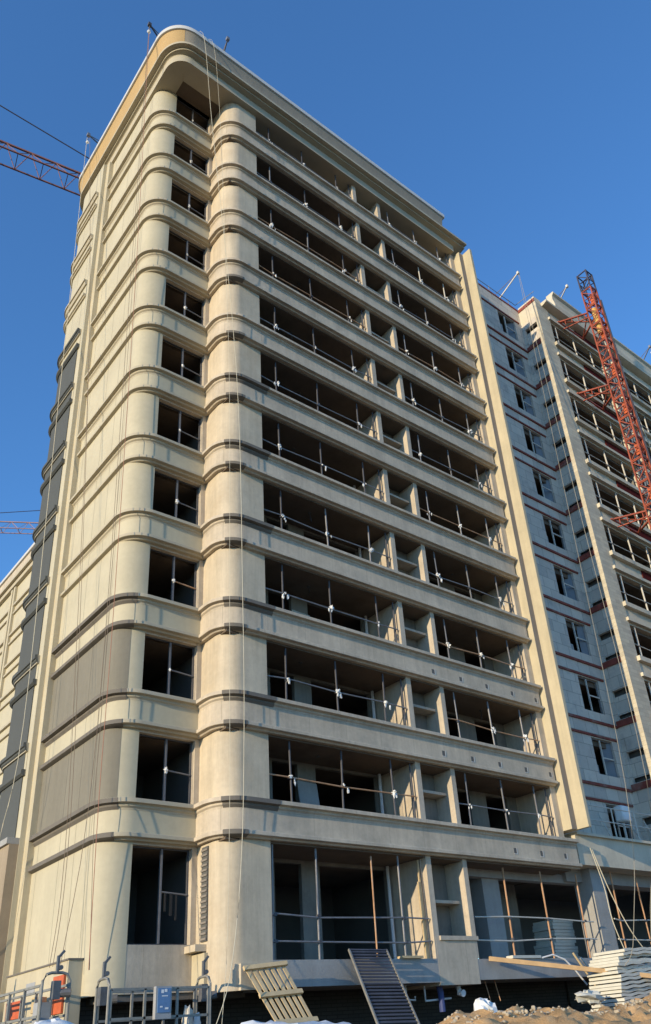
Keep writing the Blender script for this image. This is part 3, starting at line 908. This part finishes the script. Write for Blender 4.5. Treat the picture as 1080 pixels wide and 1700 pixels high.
# ------------------------------------------------------------------ roof outriggers
def outrigger(base, tip, label, ball=True, col='darksteel'):
    base, tip = Vector(base), Vector(tip)
    t = thing('roof_outrigger', base, label, 'outrigger', 'suspension outriggers on the roofs')
    d = (tip - base).normalized()
    MB().beam(base - d * 1.2, tip, 0.05, 0.07).build('arm', M[col], t, smooth=False)
    pz = base - d * 0.1 + Vector((0, 0, .75))
    MB().beam(base - d * 0.1 - Vector((0, 0, .5)), pz, 0.07).build('post', M[col], t, smooth=False)
    MB().tube([pz, tip], 0.02, 5).tube([pz, base - d * 1.2], 0.02, 5).build('stay_cable', M['darkrope'], t)
    b = MB()
    b.box(tip.x - .07, tip.x + .07, tip.y - .07, tip.y + .07, tip.z - .12, tip.z + .07)
    b.build('head_block', M[col], t, smooth=False)
    if ball:
        MB().tube([tip, tip - Vector((0, 0, .5))], 0.012, 5).build('hanger', M['darkrope'], t)
        MB().blob(tip - Vector((0, 0, .6)), 0.08, 1, 0.1, 12, 8).build('rope_weight', M['wrap'], t)
    return t
outrigger((0.1, -0.3, 39.35), (-1.15, -0.65, 39.9), 'dark outrigger arm with a white ball over the rounded roof corner')
outrigger((0.4, 5.9, 39.5), (-1.2, 5.75, 39.9), 'pale outrigger arm with a white ball over the left roof edge, far end', col='steel')
outrigger((2.25, -0.9, 39.5), (1.95, -2.2, 40.0), 'grey outrigger arm standing up over the front roof edge beside the two white ropes', ball=False, col='steel')
outrigger((23.2, 0.6, 39.3), (23.6, -1.2, 40.7), 'white outrigger beam over the roof of the grey block recess', ball=False, col='palepipe')
outrigger((27.6, -0.9, 40.3), (27.0, -2.4, 40.7), 'pale outrigger beam on the wing cornice left of the red mast', ball=False, col='palepipe')
outrigger((37.2, -0.9, 40.3), (36.4, -2.5, 40.9), 'dark outrigger on the wing cornice right of the red mast', ball=True, col='steel')
t = thing('roof_railing', (17.6, 0.1, 39.0), 'thin pipe railing on the roof of the grey block recess', 'railing')
for x in (18.5, 20.3, 22.1, 23.9):
    MB().tube([(x, 0.12, 39.0), (x, 0.12, 39.75)], 0.025, 6).build('post', M['steel'], t)
MB().tube([(17.6, 0.12, 39.65), (24.6, 0.12, 39.65)], 0.022, 6).build('rail', M['steel'], t)
MB().tube([(24.6, 0.12, 39.65), (24.9, -1.2, 39.9)], 0.022, 6).build('rail', M['steel'], t)

# ------------------------------------------------------------------ ropes
def rope(pts, r, m, label, group=None):
    P = [Vector(p) for p in pts]
    out = []
    for i in range(len(P) - 1):
        a, b, c, d = P[max(i - 1, 0)], P[i], P[i + 1], P[min(i + 2, len(P) - 1)]
        for s in range(5):
            u = s / 5
            out.append(0.5 * ((2 * b) + (c - a) * u + (2 * a - 5 * b + 4 * c - d) * u * u + (3 * b - a - 3 * c + d) * u ** 3))
    out.append(P[-1])
    o = MB().tube(out, r, 6).build('rope', M[m])
    rebase(o, P[-1])
    return tag(o, label, 'rope', group)
rope([(0.7, -0.9, 39.26), (0.75, -2.07, 39.22), (1.34, -2.07, 32.67), (2.7, -1.685, 20.7), (2.93, -1.685, 11.1), (2.94, -1.685, 6.5), (2.82, -1.685, 3.36), (2.2, -2.2, 1.0), (1.63, -2.4, -0.2), (1.4, -2.7, -0.5)], 0.009, 'rope', 'pale rope from roof to ground sagging forward past the rounded column, right of two')
rope([(1.15, -0.9, 39.26), (1.21, -2.07, 39.22), (1.66, -2.07, 34.27), (2.3, -1.685, 24.0), (2.44, -1.685, 19.1), (2.48, -1.685, 9.0), (2.5, -1.685, 5.6), (2.44, -1.685, 1.8), (1.87, -2.4, 0.0), (1.7, -2.6, -0.5)], 0.006, 'rope', 'thin pale rope running down the left flank of the rounded column, left one of two')
rope([(-1.15, -0.65, 39.8), (-0.72, -0.46, 24.0), (-0.52, -0.42, 11.0), (-0.50, -0.42, 5.4), (-0.62, -0.9, 1.3)], 0.009, 'redrope', 'reddish rope hanging down the main rounded corner in front of the grey coating')
rope([(-1.15, -0.6, 39.8), (-0.78, -0.38, 24.0), (-0.60, -0.36, 8.4), (-0.58, -0.36, 5.4), (-0.6, -0.9, 1.3)], 0.006, 'darkrope', 'dark wire rope beside the reddish rope at the main rounded corner')
rope([(-1.15, -0.6, 39.8), (-0.8, -0.22, 24.0), (-0.62, -0.24, 7.0), (-0.95, -0.1, 1.5)], 0.007, 'darkrope', 'dark wire rope ending at the near hoist of the left platform')
for i, (yt, yb) in enumerate(((0.35, 0.62), (0.55, 0.8))):
    rope([(-1.15, 5.7, 39.8), (-0.85, 3.2, 24.0), (-0.72, 1.2 + .2 * i, 9.0), (-0.75, yb, 3.8), (-0.95, yt, 1.5)], 0.007, 'darkrope', 'dark wire rope slanting down the left facade panels to the left platform', 'pair of slanting wire ropes on the left facade')
rope([(-1.25, 5.75, 39.6), (-1.2, 4.6, 20), (-1.2, 3.85, 8.5), (-1.25, 4.5, 5.1), (-1.3, 5.0, 2.0)], 0.010, 'rope', 'pale rope hanging past the slate-coloured far end of the left facade')
rope([(23.6, -1.2, 40.6), (20.5, -2.6, 20.0), (17.4, -4.1, 6.8), (15.75, -4.2, 1.9), (15.3, -3.9, 0.9)], 0.011, 'palerope', 'pale rope slanting down in front of the grey wing to the panel stack')
rope([(23.7, -1.2, 40.6), (21.5, -2.6, 20.0), (18.9, -4.1, 7.2), (17.0, -4.2, 2.6), (16.4, -4.2, 1.0)], 0.013, 'palerope', 'pale rope slanting down to the right of the panel stack')
rope([(18.3, -1.55, 5.1), (18.9, -1.55, 3.6), (19.6, -1.6, 2.3), (20.4, -1.6, 1.5)], 0.018, 'rope', 'loose pale cord hanging from the podium beam beside the concrete column, right one of two')
rope([(18.2, -1.55, 5.15), (18.65, -1.5, 3.8), (18.75, -1.5, 2.6), (19.2, -1.5, 1.45)], 0.018, 'rope', 'loose pale cord hanging from the podium beam beside the concrete column, left one of two')
rope([(31.0, -1.7, 40.5), (31.2, -2.6, 30), (30.6, -3.0, 20.0), (30.2, -3.0, 6.0)], 0.03, 'rope', 'pale rope hanging behind the red mast from the wing cornice')

# ------------------------------------------------------------------ suspended platforms on the ground
def platform(p0, d, length, depth, z0, h, label, rails=3, posts=5):
    p0, d = Vector(p0), Vector(d).normalized()
    nrm = Vector((-d.y, d.x, 0))
    t = thing('suspended_platform', p0, label, 'work platform')
    fr = MB()
    for s in (0, 1):
        a = p0 + nrm * depth * s
        for i in range(rails):
            zz = z0 + h * (0.04 + 0.96 * i / (rails - 1))
            fr.beam(a + d * 0 + Vector((0, 0, zz - p0.z)), a + d * length + Vector((0, 0, zz - p0.z)), 0.05)
        for i in range(posts):
            b = a + d * length * i / (posts - 1)
            fr.beam(b + Vector((0, 0, z0 - p0.z)), b + Vector((0, 0, z0 + h - p0.z)), 0.05)
    for i in range(posts):
        b = p0 + d * length * i / (posts - 1)
        fr.beam(b + Vector((0, 0, z0 - p0.z)), b + nrm * depth + Vector((0, 0, z0 - p0.z)), 0.05)
    fr.build('rail_frame', M['frame'], t, smooth=False)
    fl = MB()
    c = [p0, p0 + d * length, p0 + d * length + nrm * depth, p0 + nrm * depth]
    fl.poly([(q.x, q.y, z0 + .03) for q in c])
    fl.poly([(q.x, q.y, z0 + .06) for q in reversed(c)])
    fl.build('deck', M['slat'], t, smooth=False)
    ar = MB()
    for i in range((posts - 1) * 2):
        b = p0 + d * (length * (i + .5) / ((posts - 1) * 2))
        R_ = length / ((posts - 1) * 4)
        ar.tube([b + d * R_ * math.cos(u * math.pi / 6) + Vector((0, 0, z0 + .08 - p0.z + R_ * math.sin(u * math.pi / 6))) - nrm * .03 for u in range(7)], 0.014, 6)
    ar.build('mesh_arch', M['frame'], t)
    for e, s in ((0, -1), (1, 1)):
        b = p0 + d * length * e + d * 0.05 * s
        H = z0 + h - p0.z + .24
        pts = [b, b + Vector((0, 0, H - .16)), b + nrm * .08 + Vector((0, 0, H - .03)), b + nrm * .18 + Vector((0, 0, H)), b + nrm * (depth - .18) + Vector((0, 0, H)), b + nrm * (depth - .08) + Vector((0, 0, H - .03)), b + nrm * depth + Vector((0, 0, H - .16)), b + nrm * depth]
        MB().tube(pts, 0.032, 8).build('hoist_frame', M['frame'], t)
        cz = b + nrm * depth * .5
        ho = MB()
        ho.box(cz.x - .08, cz.x + .08, cz.y - .08, cz.y + .08, p0.z + H - .52, p0.z + H - .16)
        ho.tube([cz + Vector((.1, 0, H - .4)), cz + Vector((.3, -.1, H - .4))], 0.09, 10)
        ho.build('hoist_motor', M['motor'], t)
        lk = MB()
        lk.box(cz.x - .025, cz.x + .025, cz.y - .04, cz.y + .04, p0.z + H - .02, p0.z + H + .34)
        lk.beam(cz + Vector((0, 0, H + .3)), cz + Vector((.12, 0, H + .44)), 0.05)
        lk.tube([cz + Vector((.06, -.05, H + .1)), cz + Vector((.06, .05, H + .1))], 0.05, 10)
        lk.build('safety_lock', M['motor'], t)
    return t
p2 = platform((-0.45, -1.75, -0.5), (1, 0, 0), 2.35, 0.62, -0.35, 1.18, 'grey suspended work platform with a blue-labelled control box in front of the ground-floor window', posts=4)
cb = MB().box(0.52, 0.90, -1.90, -1.78, 0.22, 0.86).build('control_box', M['greybox'], p2, smooth=False)
MB().box(0.56, 0.86, -1.915, -1.90, 0.34, 0.82).build('blue_label', M['bluebox'], cb, smooth=False)
lb = MB()
for (xa, xb, za, zb) in ((0.64, 0.70, 0.72, 0.79), (0.72, 0.78, 0.74, 0.80), (0.66, 0.80, 0.655, 0.675), (0.62, 0.68, 0.44, 0.47), (0.74, 0.82, 0.40, 0.44)):
    lb.box(xa, xb, -1.919, -1.9155, za, zb)
lb.build('white_mark', M['wrap'], cb, smooth=False)
bg = MB().blob((1.55, -1.45, 0.1), 0.2, 5, 0.35, sq=(.6, .6, 1.7)).build('cement_bag', M['palepipe'])
tag(rebase(bg, (1.55, -1.45, -.3)), 'dusty pale bag standing upright inside the front platform at its right end', 'bag')
bg = MB().blob((1.83, -1.4, 0.05), 0.15, 6, 0.3, sq=(.6, .6, 1.8)).build('cement_bag', M['wrap'])
tag(rebase(bg, (1.83, -1.4, -.3)), 'narrow white bag at the right end frame of the front platform', 'bag')
p1 = platform((-1.0, -0.8, -0.5), (0, 1, 0), 4.6, 0.6, -0.2, 1.22, 'brown-grey suspended work platform along the left facade with orange boards behind', posts=6)
MB().box(-1.50, -1.24, -0.5, -0.2, 0.25, 0.72).build('control_box', M['greybox'], p1, smooth=False)
for (a, b_, c, e, lab) in ((0.62, 1.25, 0.55, 1.36, 'tall scuffed orange board on the pale base cladding nearer the corner'), (3.1, 4.3, 0.62, 1.02, 'long low orange board on the pale base cladding at the far left')):
    o = MB().box(-0.56, -0.512, a, b_, c, e).build('orange_board', M['orange'], smooth=False)
    tag(rebase(o, (-.54, (a + b_) / 2, c)), lab, 'board', 'orange boards by the left facade')
bk = MB()
bk.tube([(-0.75, 1.5, 0.62), (-0.75, 1.5, 0.95)], 0.17, 14)
o = bk.build('bucket', M['wood'])
tag(rebase(o, (-.75, 1.5, .62)), 'dusty tan bucket beside the orange board behind the left platform', 'bucket')

# ------------------------------------------------------------------ pallet, slatted panel, plank, panels
def frame3(o, u, v):
    o, u, v = Vector(o), Vector(u), Vector(v)
    n = u.cross(v).normalized()
    return lambda a, b, c=0.0: o + u * a + v * b + n * c
TL, TR, BR_, BL = Vector((2.95, -1.55, 1.24)), Vector((4.12, -1.62, 1.34)), Vector((4.5, -2.4, -0.1)), Vector((3.35, -2.4, -0.12))
t = thing('wooden_pallet', BL, 'pale wooden pallet leaning against the plinth below the balcony opening', 'pallet')
def quad(s, r):
    return (TL * (1 - s) + TR * s) * (1 - r) + (BL * (1 - s) + BR_ * s) * r
nrm = (TR - TL).cross(BL - TL).normalized()
if nrm.y > 0: nrm = -nrm
for i in range(7):
    s = (i + .5) / 7
    MB().beam(quad(s, 0), quad(s, 1), 0.09, 0.03, upv=nrm).build('slat', M['wood'], t, smooth=False)
for r in (0.04, 0.5, 0.94):
    MB().beam(quad(-.02, r) + nrm * .055, quad(1.02, r) + nrm * .055, 0.11, 0.075, upv=nrm).build('bearer', M['wood'], t, smooth=False)
TL, TR, BR_, BL = Vector((6.38, -1.45, 1.64)), Vector((7.72, -1.45, 1.63)), Vector((7.2, -3.1, -0.40)), Vector((5.85, -3.1, -0.36))
t = thing('slatted_panel', BL, 'charcoal slatted metal panel leaning from the soil up to the ground-floor opening', 'metal panel')
nrm = (TR - TL).cross(BL - TL).normalized()
if nrm.y > 0: nrm = -nrm
ns = 24
tw = random.Random(3)
for i in range(ns):
    r = (i + .5) / ns
    MB().beam(quad(0.03, r), quad(0.97, r), 0.085, 0.018, upv=(nrm + Vector((0, -.0, .55 + tw.uniform(-.12, .12)))).normalized()).build('slat', M['slat'], t, smooth=False)
for s in (0.0, 1.0):
    MB().beam(quad(s, -.01), quad(s, 1.0), 0.045, 0.06, upv=nrm).build('side_rail', M['frame'], t, smooth=False)
MB().beam(quad(0, 0), quad(1, 0), 0.04, 0.06, upv=nrm).build('top_rail', M['slat'], t, smooth=False)
o = MB().beam((11.9, -1.45, 1.40), (17.1, -4.25, 0.50), 0.08, 0.13).build('timber_plank', M['plank'], smooth=False)
tag(rebase(o, (11.9, -1.45, 1.4)), 'long orange timber plank sloping from the plinth to the panel stack', 'plank')
rnd = random.Random(12)
def wavy(x0, x1, y0, y1, z, tilt):
    m = MB()
    n = 26
    top, bot = [], []
    for i in range(n + 1):
        y = y0 + (y1 - y0) * i / n
        for j, (x, zz) in enumerate(((x0, z), (x1, z + tilt))):
            pass
    vs = []
    nx = 14
    for i in range(nx + 1):
        x = x0 + (x1 - x0) * i / nx
        w = 0.016 * math.sin(i * 1.3 + z * 9) + tilt * i / nx
        vs.append([(x, y0, z + w), (x, y1, z + w), (x, y1, z + w + .078), (x, y0, z + w + .078)])
    for i in range(nx):
        a, b = vs[i], vs[i + 1]
        for q in range(4):
            m.poly([a[q], b[q], b[(q + 1) % 4], a[(q + 1) % 4]])
    m.poly(vs[0]); m.poly(vs[-1])
    return m
zz = -0.35
for i in range(17):
    sh_ = (0.0, .04, -.03, .06, .02, .05, 0.0, .03)[i % 8] + (0.0 if i < 8 else 0.06)
    if i > 12: sh_ += 0.13 * (i - 12)
    x0 = 15.05 + sh_
    o = wavy(x0, x0 + 2.3, -3.75 + rnd.uniform(-.06, .06), -2.6, zz, rnd.uniform(.05, .12)).build('insulation_panel', M['panel'], smooth=False)
    tag(rebase(o, (x0, -3.2, zz)), 'pale ribbed insulation panel in the tall stack under the plank end', 'panel', 'panels stacked at the plank end')
    zz += 0.104 if i != 7 else 0.125
# boards stored in the raw room
zz = 1.42
for i in range(13):
    x0 = 17.45 + rnd.uniform(-.06, .06) + (0.08 if i < 6 else 0.2)
    o = MB().box(x0, x0 + (1.35 if i < 5 else 1.2), 0.32 + rnd.uniform(0, .04), 1.3, zz, zz + .105).build('stored_board', M['panel'], smooth=False)
    tag(rebase(o, (x0, .8, zz)), 'pale board in the stack stored inside the raw ground-floor room', 'board', 'boards stored in the raw room')
    zz += .115
# timber props leaning by the stack
for i, (a, b_) in enumerate((((15.25, -2.1, 1.48), (16.45, -2.4, -0.35)), ((15.75, -2.0, 1.35), (16.75, -2.3, -0.05)))):
    o = MB().tube([a, b_], 0.035, 8).build('pole', M['wood' if i == 0 else 'palepipe'])
    tag(rebase(o, b_), ('tan timber pole leaning on the plinth left of the panel stack', 'pale plastic pipe leaning on the plinth beside the timber pole')[i], 'pole')
o = MB().tube([(14.55, -1.36, 1.42), (14.95, -1.5, 1.50), (15.4, -1.6, 1.35), (15.75, -1.7, 1.0), (16.1, -1.8, .55)], 0.028, 8).build('bent_pipe', M['pipewhite'])
tag(rebase(o, (14.55, -1.36, 1.42)), 'bent white plastic pipe hanging over the plinth edge', 'pipe')
# sheets, trays on plinth
o = MB().box(8.35, 9.15, -1.42, -1.15, 1.435, 1.50).build('mortar_board', M['wood'], smooth=False)
tag(rebase(o, (8.7, -1.3, 1.435)), 'thin timber board lying on the plinth edge beside the slatted panel', 'board')
o = MB().box(13.1, 14.5, -1.38, -1.1, 1.415, 1.50).build('insulation_panel', M['panel'], smooth=False)
tag(rebase(o, (13.8, -1.2, 1.415)), 'single pale panel lying flat on the plinth behind the plank', 'panel')

# pipes under the plinth
def pipe(pts, r, m, label, group=None):
    o = MB().tube(pts, r, 10).build('drain_pipe', M[m])
    return tag(rebase(o, pts[0]), label, 'pipe', group)
pipe([(9.0, -0.7, 0.82), (9.0, -0.7, 0.42), (9.3, -0.75, 0.40), (9.3, -0.75, .5)], 0.03, 'pipewhite', 'thin white pipe bent under the plinth, nearest the slatted panel')
pipe([(9.65, -0.8, 0.75), (9.65, -0.8, 0.36), (10.7, -0.8, 0.40)], 0.03, 'pipewhite', 'long white pipe running level under the plinth by the niche')
pipe([(10.2, -0.85, 0.75), (10.2, -0.9, 0.55), (10.2, -0.9, 0.05)], 0.09, 'pipeblue', 'thick dark blue drain pipe with a white cap under the niche')
pipe([(10.9, -0.95, 0.75), (10.9, -1.0, 0.52), (10.9, -1.15, 0.50)], 0.10, 'pipewhite', 'short fat white pipe end under the niche plinth')
for i, x in enumerate((12.05, 12.5)):
    o = MB().tube([(x, -1.0, 0.83), (x + .1, -1.05, 0.25)], 0.014, 6).build('rebar', M['rust'])
    tag(rebase(o, (x, -1, .83)), 'thin rusty bar hanging below the plinth right of the niche', 'rebar', 'rusty bars below the plinth')

# white sack, tarpaulins, mounds, rubble
o = MB().blob((9.62, -3.1, -0.06), 0.30, 21, 0.30, 13, 9, sq=(1.0, .8, 1.0)).build('plastic_sack', M['wrap'], smooth=False)
tag(rebase(o, (9.55, -3.1, -.4)), 'crumpled white plastic sack on the soil in front of the niche', 'sack')
o = MB().blob((-3.42, -6.2, -0.08), 0.32, 23, 0.16, 18, 11, sq=(1.2, .9, .62)).build('plastic_sack', M['wrap'], smooth=True, angle=35)
tag(rebase(o, (-3.35, -6.2, -.4)), 'shiny white plastic bundle in front of the left platform', 'sack')
tp = MB()
rt_ = random.Random(8)
nu, nv = 22, 12
for j in range(nv + 1):
    for i in range(nu + 1):
        u, w = i / nu, j / nv
        x, y = -1.7 + 3.6 * u, -9.0 + 1.9 * w
        edge = min(1.0, 5 * min(u, 1 - u, w, 1 - w))
        g0 = gz(x, y)
        h = g0 - .03 + edge * (0.84 - 0.20 * abs(u - .3) + rt_.uniform(-.05, .05))
        tp.v.append((x + rt_.uniform(-.03, .03), y + rt_.uniform(-.03, .03), h))
for j in range(nv):
    for i in range(nu):
        a = j * (nu + 1) + i
        tp.f.append((a, a + 1, a + nu + 2, a + nu + 1))
o = tp.build('tarpaulin', M['wrap'], smooth=True, angle=25)
tag(rebase(o, (0, -8.2, gz(0, -8.2))), 'white tarpaulin draped over a low pile in front of the pallet', 'tarpaulin')

def mound_h(x, y):
    ridge = [(4.0, -0.9), (5.8, -0.30), (7.4, -0.18), (9.6, -0.24), (12.1, -0.36), (13.4, -0.2), (14.7, -0.02), (16.5, 0.25), (19.0, 0.55), (24, 0.4), (28, -0.6)]
    h = -0.95
    for (a, b_) in zip(ridge, ridge[1:]):
        if a[0] <= x <= b_[0]:
            t_ = (x - a[0]) / (b_[0] - a[0])
            h = a[1] + (b_[1] - a[1]) * t_
    yc = -5.2
    fall = math.exp(-((y - yc) / (1.5 if y > yc else 2.6)) ** 2)
    return -0.95 + (h + 0.95) * fall
from mathutils import noise as mnoise
md = MB()
NX_, NY_ = 130, 50
for j in range(NY_):
    for i in range(NX_):
        x = 3.5 + 25.0 * i / (NX_ - 1)
        y = -10 + 7.6 * j / (NY_ - 1)
        h = mound_h(x, y)
        e = 0.22 * mnoise.noise((x * 1.3, y * 1.3, 3.1)) + 0.17 * mnoise.noise((x * 3.6, y * 3.6, 1.0)) + 0.09 * mnoise.noise((x * 11, y * 11, 5))
        md.v.append((x, y, h + e * min(1.0, (h + 1.05) * 2.2)))
for j in range(NY_ - 1):
    for i in range(NX_ - 1):
        a = j * NX_ + i
        md.f.append((a, a + 1, a + NX_ + 1, a + NX_))
o = md.build('soil_mound', M['soil'], angle=50)
tag(o, 'lumpy orange soil heaps along the foreground', 'soil', kind='stuff')
rb = MB()
rnd = random.Random(44)
for i in range(520):
    x = rnd.uniform(5.2, 17.5)
    y = rnd.uniform(-6.4, -4.2)
    r = rnd.uniform(.02, .07) * (1.5 if rnd.random() < .1 else 1)
    rb.blob((x, y, mound_h(x, y) + r * .3 + 0.22 * mnoise.noise((x * 1.3, y * 1.3, 3.1)) + 0.17 * mnoise.noise((x * 3.6, y * 3.6, 1.0))), r, i, 0.35, 6, 4, sq=(1, 1, .7))
o = rb.build('rubble', M['rubble'], smooth=False)
tag(o, 'scattered clods and stones on the soil heaps', 'rubble', kind='stuff')
o = MB().blob((15.4, -4.9, 0.05), 0.28, 9, 0.4, 12, 7, sq=(1.2, .7, .5)).build('green_net', M['green'])
tag(rebase(o, (15.4, -4.9, -.1)), 'crumpled green netting at the foot of the panel stack', 'netting')

rnd = random.Random(77)
for i in range(9):
    x, y = rnd.uniform(-1.5, 5.5), rnd.uniform(-5.0, -2.6)
    a = rnd.uniform(-.5, .5)
    l = rnd.uniform(.4, 1.1)
    o = MB().beam((x, y, gz(x, y) + .12), (x + l * math.cos(a), y + l * math.sin(a), gz(x, y) + rnd.uniform(.12, .4)), .07, .04).build('timber_offcut', M['wood' if i % 2 else 'plank'], smooth=False)
    tag(rebase(o, (x, y, gz(x, y))), 'timber offcut lying on the dirt in front of the platform and pallet', 'timber', 'timber offcuts on the dirt')
for i in range(7):
    x = (8.6, 10.6, 11.3, 12.0, 12.9, 13.4, 8.9)[i]
    y = (-3.9, -4.0, -3.7, -4.2, -3.6, -4.1, -4.5)[i]
    zz = mound_h(x, y) + .10
    a = rnd.uniform(0, 3)
    o = MB().beam((x, y, zz), (x + .36 * math.cos(a), y + .36 * math.sin(a), zz + rnd.uniform(-.06, .12)), .2, .16, upv=(rnd.uniform(-.4, .4), rnd.uniform(-.4, .4), 1)).build('broken_block', M['panel' if i % 2 else 'concrete'], smooth=False)
    tag(rebase(o, (x, y, zz)), 'broken grey building block half sunk in the soil heap', 'block', 'broken blocks on the soil heap')
rb = MB()
for i in range(260):
    x, y = rnd.uniform(-3, 6), rnd.uniform(-6.5, -2.2)
    r = rnd.uniform(.02, .07)
    rb.blob((x, y, gz(x, y) + r * .4), r, i, .35, 6, 4, sq=(1, 1, .7))
tag(rb.build('rubble', M['rubble'], smooth=False), 'small stones scattered on the dirt by the platforms', 'rubble', kind='stuff')
o = MB().blob((13.9, -3.4, 0.12), .34, 31, .35, 14, 9, sq=(1.5, .8, .55)).build('plastic_sack', M['panel'], smooth=False)
tag(rebase(o, (13.9, -3.4, -.1)), 'torn pale sack on the soil just left of the panel stack', 'sack')

for x in (9.50, 11.80):
    part(MB().tube([(x, 0.18, 1.5), (x, 0.18, 37.2)], 0.055, 10), 'downpipe', M['pipewhite'])
SH = [(2, 6.35, 'concrete', 'grey board leaning'), (3, 12.6, 'panel', 'pale board leaning'), (4, 6.4, 'panel', 'pale board leaning'), (5, 16.3, 'wood', 'timber sheet leaning'), (6, 9.2, 'wood', 'timber sheet leaning'), (7, 13.0, 'concrete', 'grey board leaning'), (8, 5.0, 'wood', 'timber sheet leaning')]
for k, x, m_, nm in SH:
    z0 = 1.56 + FH * (k - 1)
    o = MB().beam((x, -.25, z0), (x + .12, .24, z0 + 2.1), .75, .03, upv=(0, -1, .2)).build('leaning_board', M[m_], smooth=False)
    tag(rebase(o, (x, -.25, z0)), f"{nm} on the back wall inside the {ORD[k]}-storey {'long' if x < 10 else 'shorter'} balcony", 'board', 'boards leaning inside the balconies')
rnd = random.Random(5)
for k in range(2, 13):
    zc = 4.30 + FH * (k - 1)
    for x in (6.3, 14.4):
        xx, yy = x + rnd.uniform(-.5, .5), -.55 + rnd.uniform(-.2, .2)
        part(MB().tube([(xx, yy, zc - .03), (xx, yy, zc + .01)], .06, 12), 'ceiling_outlet', M['dark'])
        if rnd.random() < .5:
            part(MB().tube([(xx, yy, zc - .02), (xx + .03, yy, zc - .2), (xx + rnd.uniform(-.1, .1), yy, zc - rnd.uniform(.3, .6))], .012, 6), 'hanging_wire', M['darksteel'])
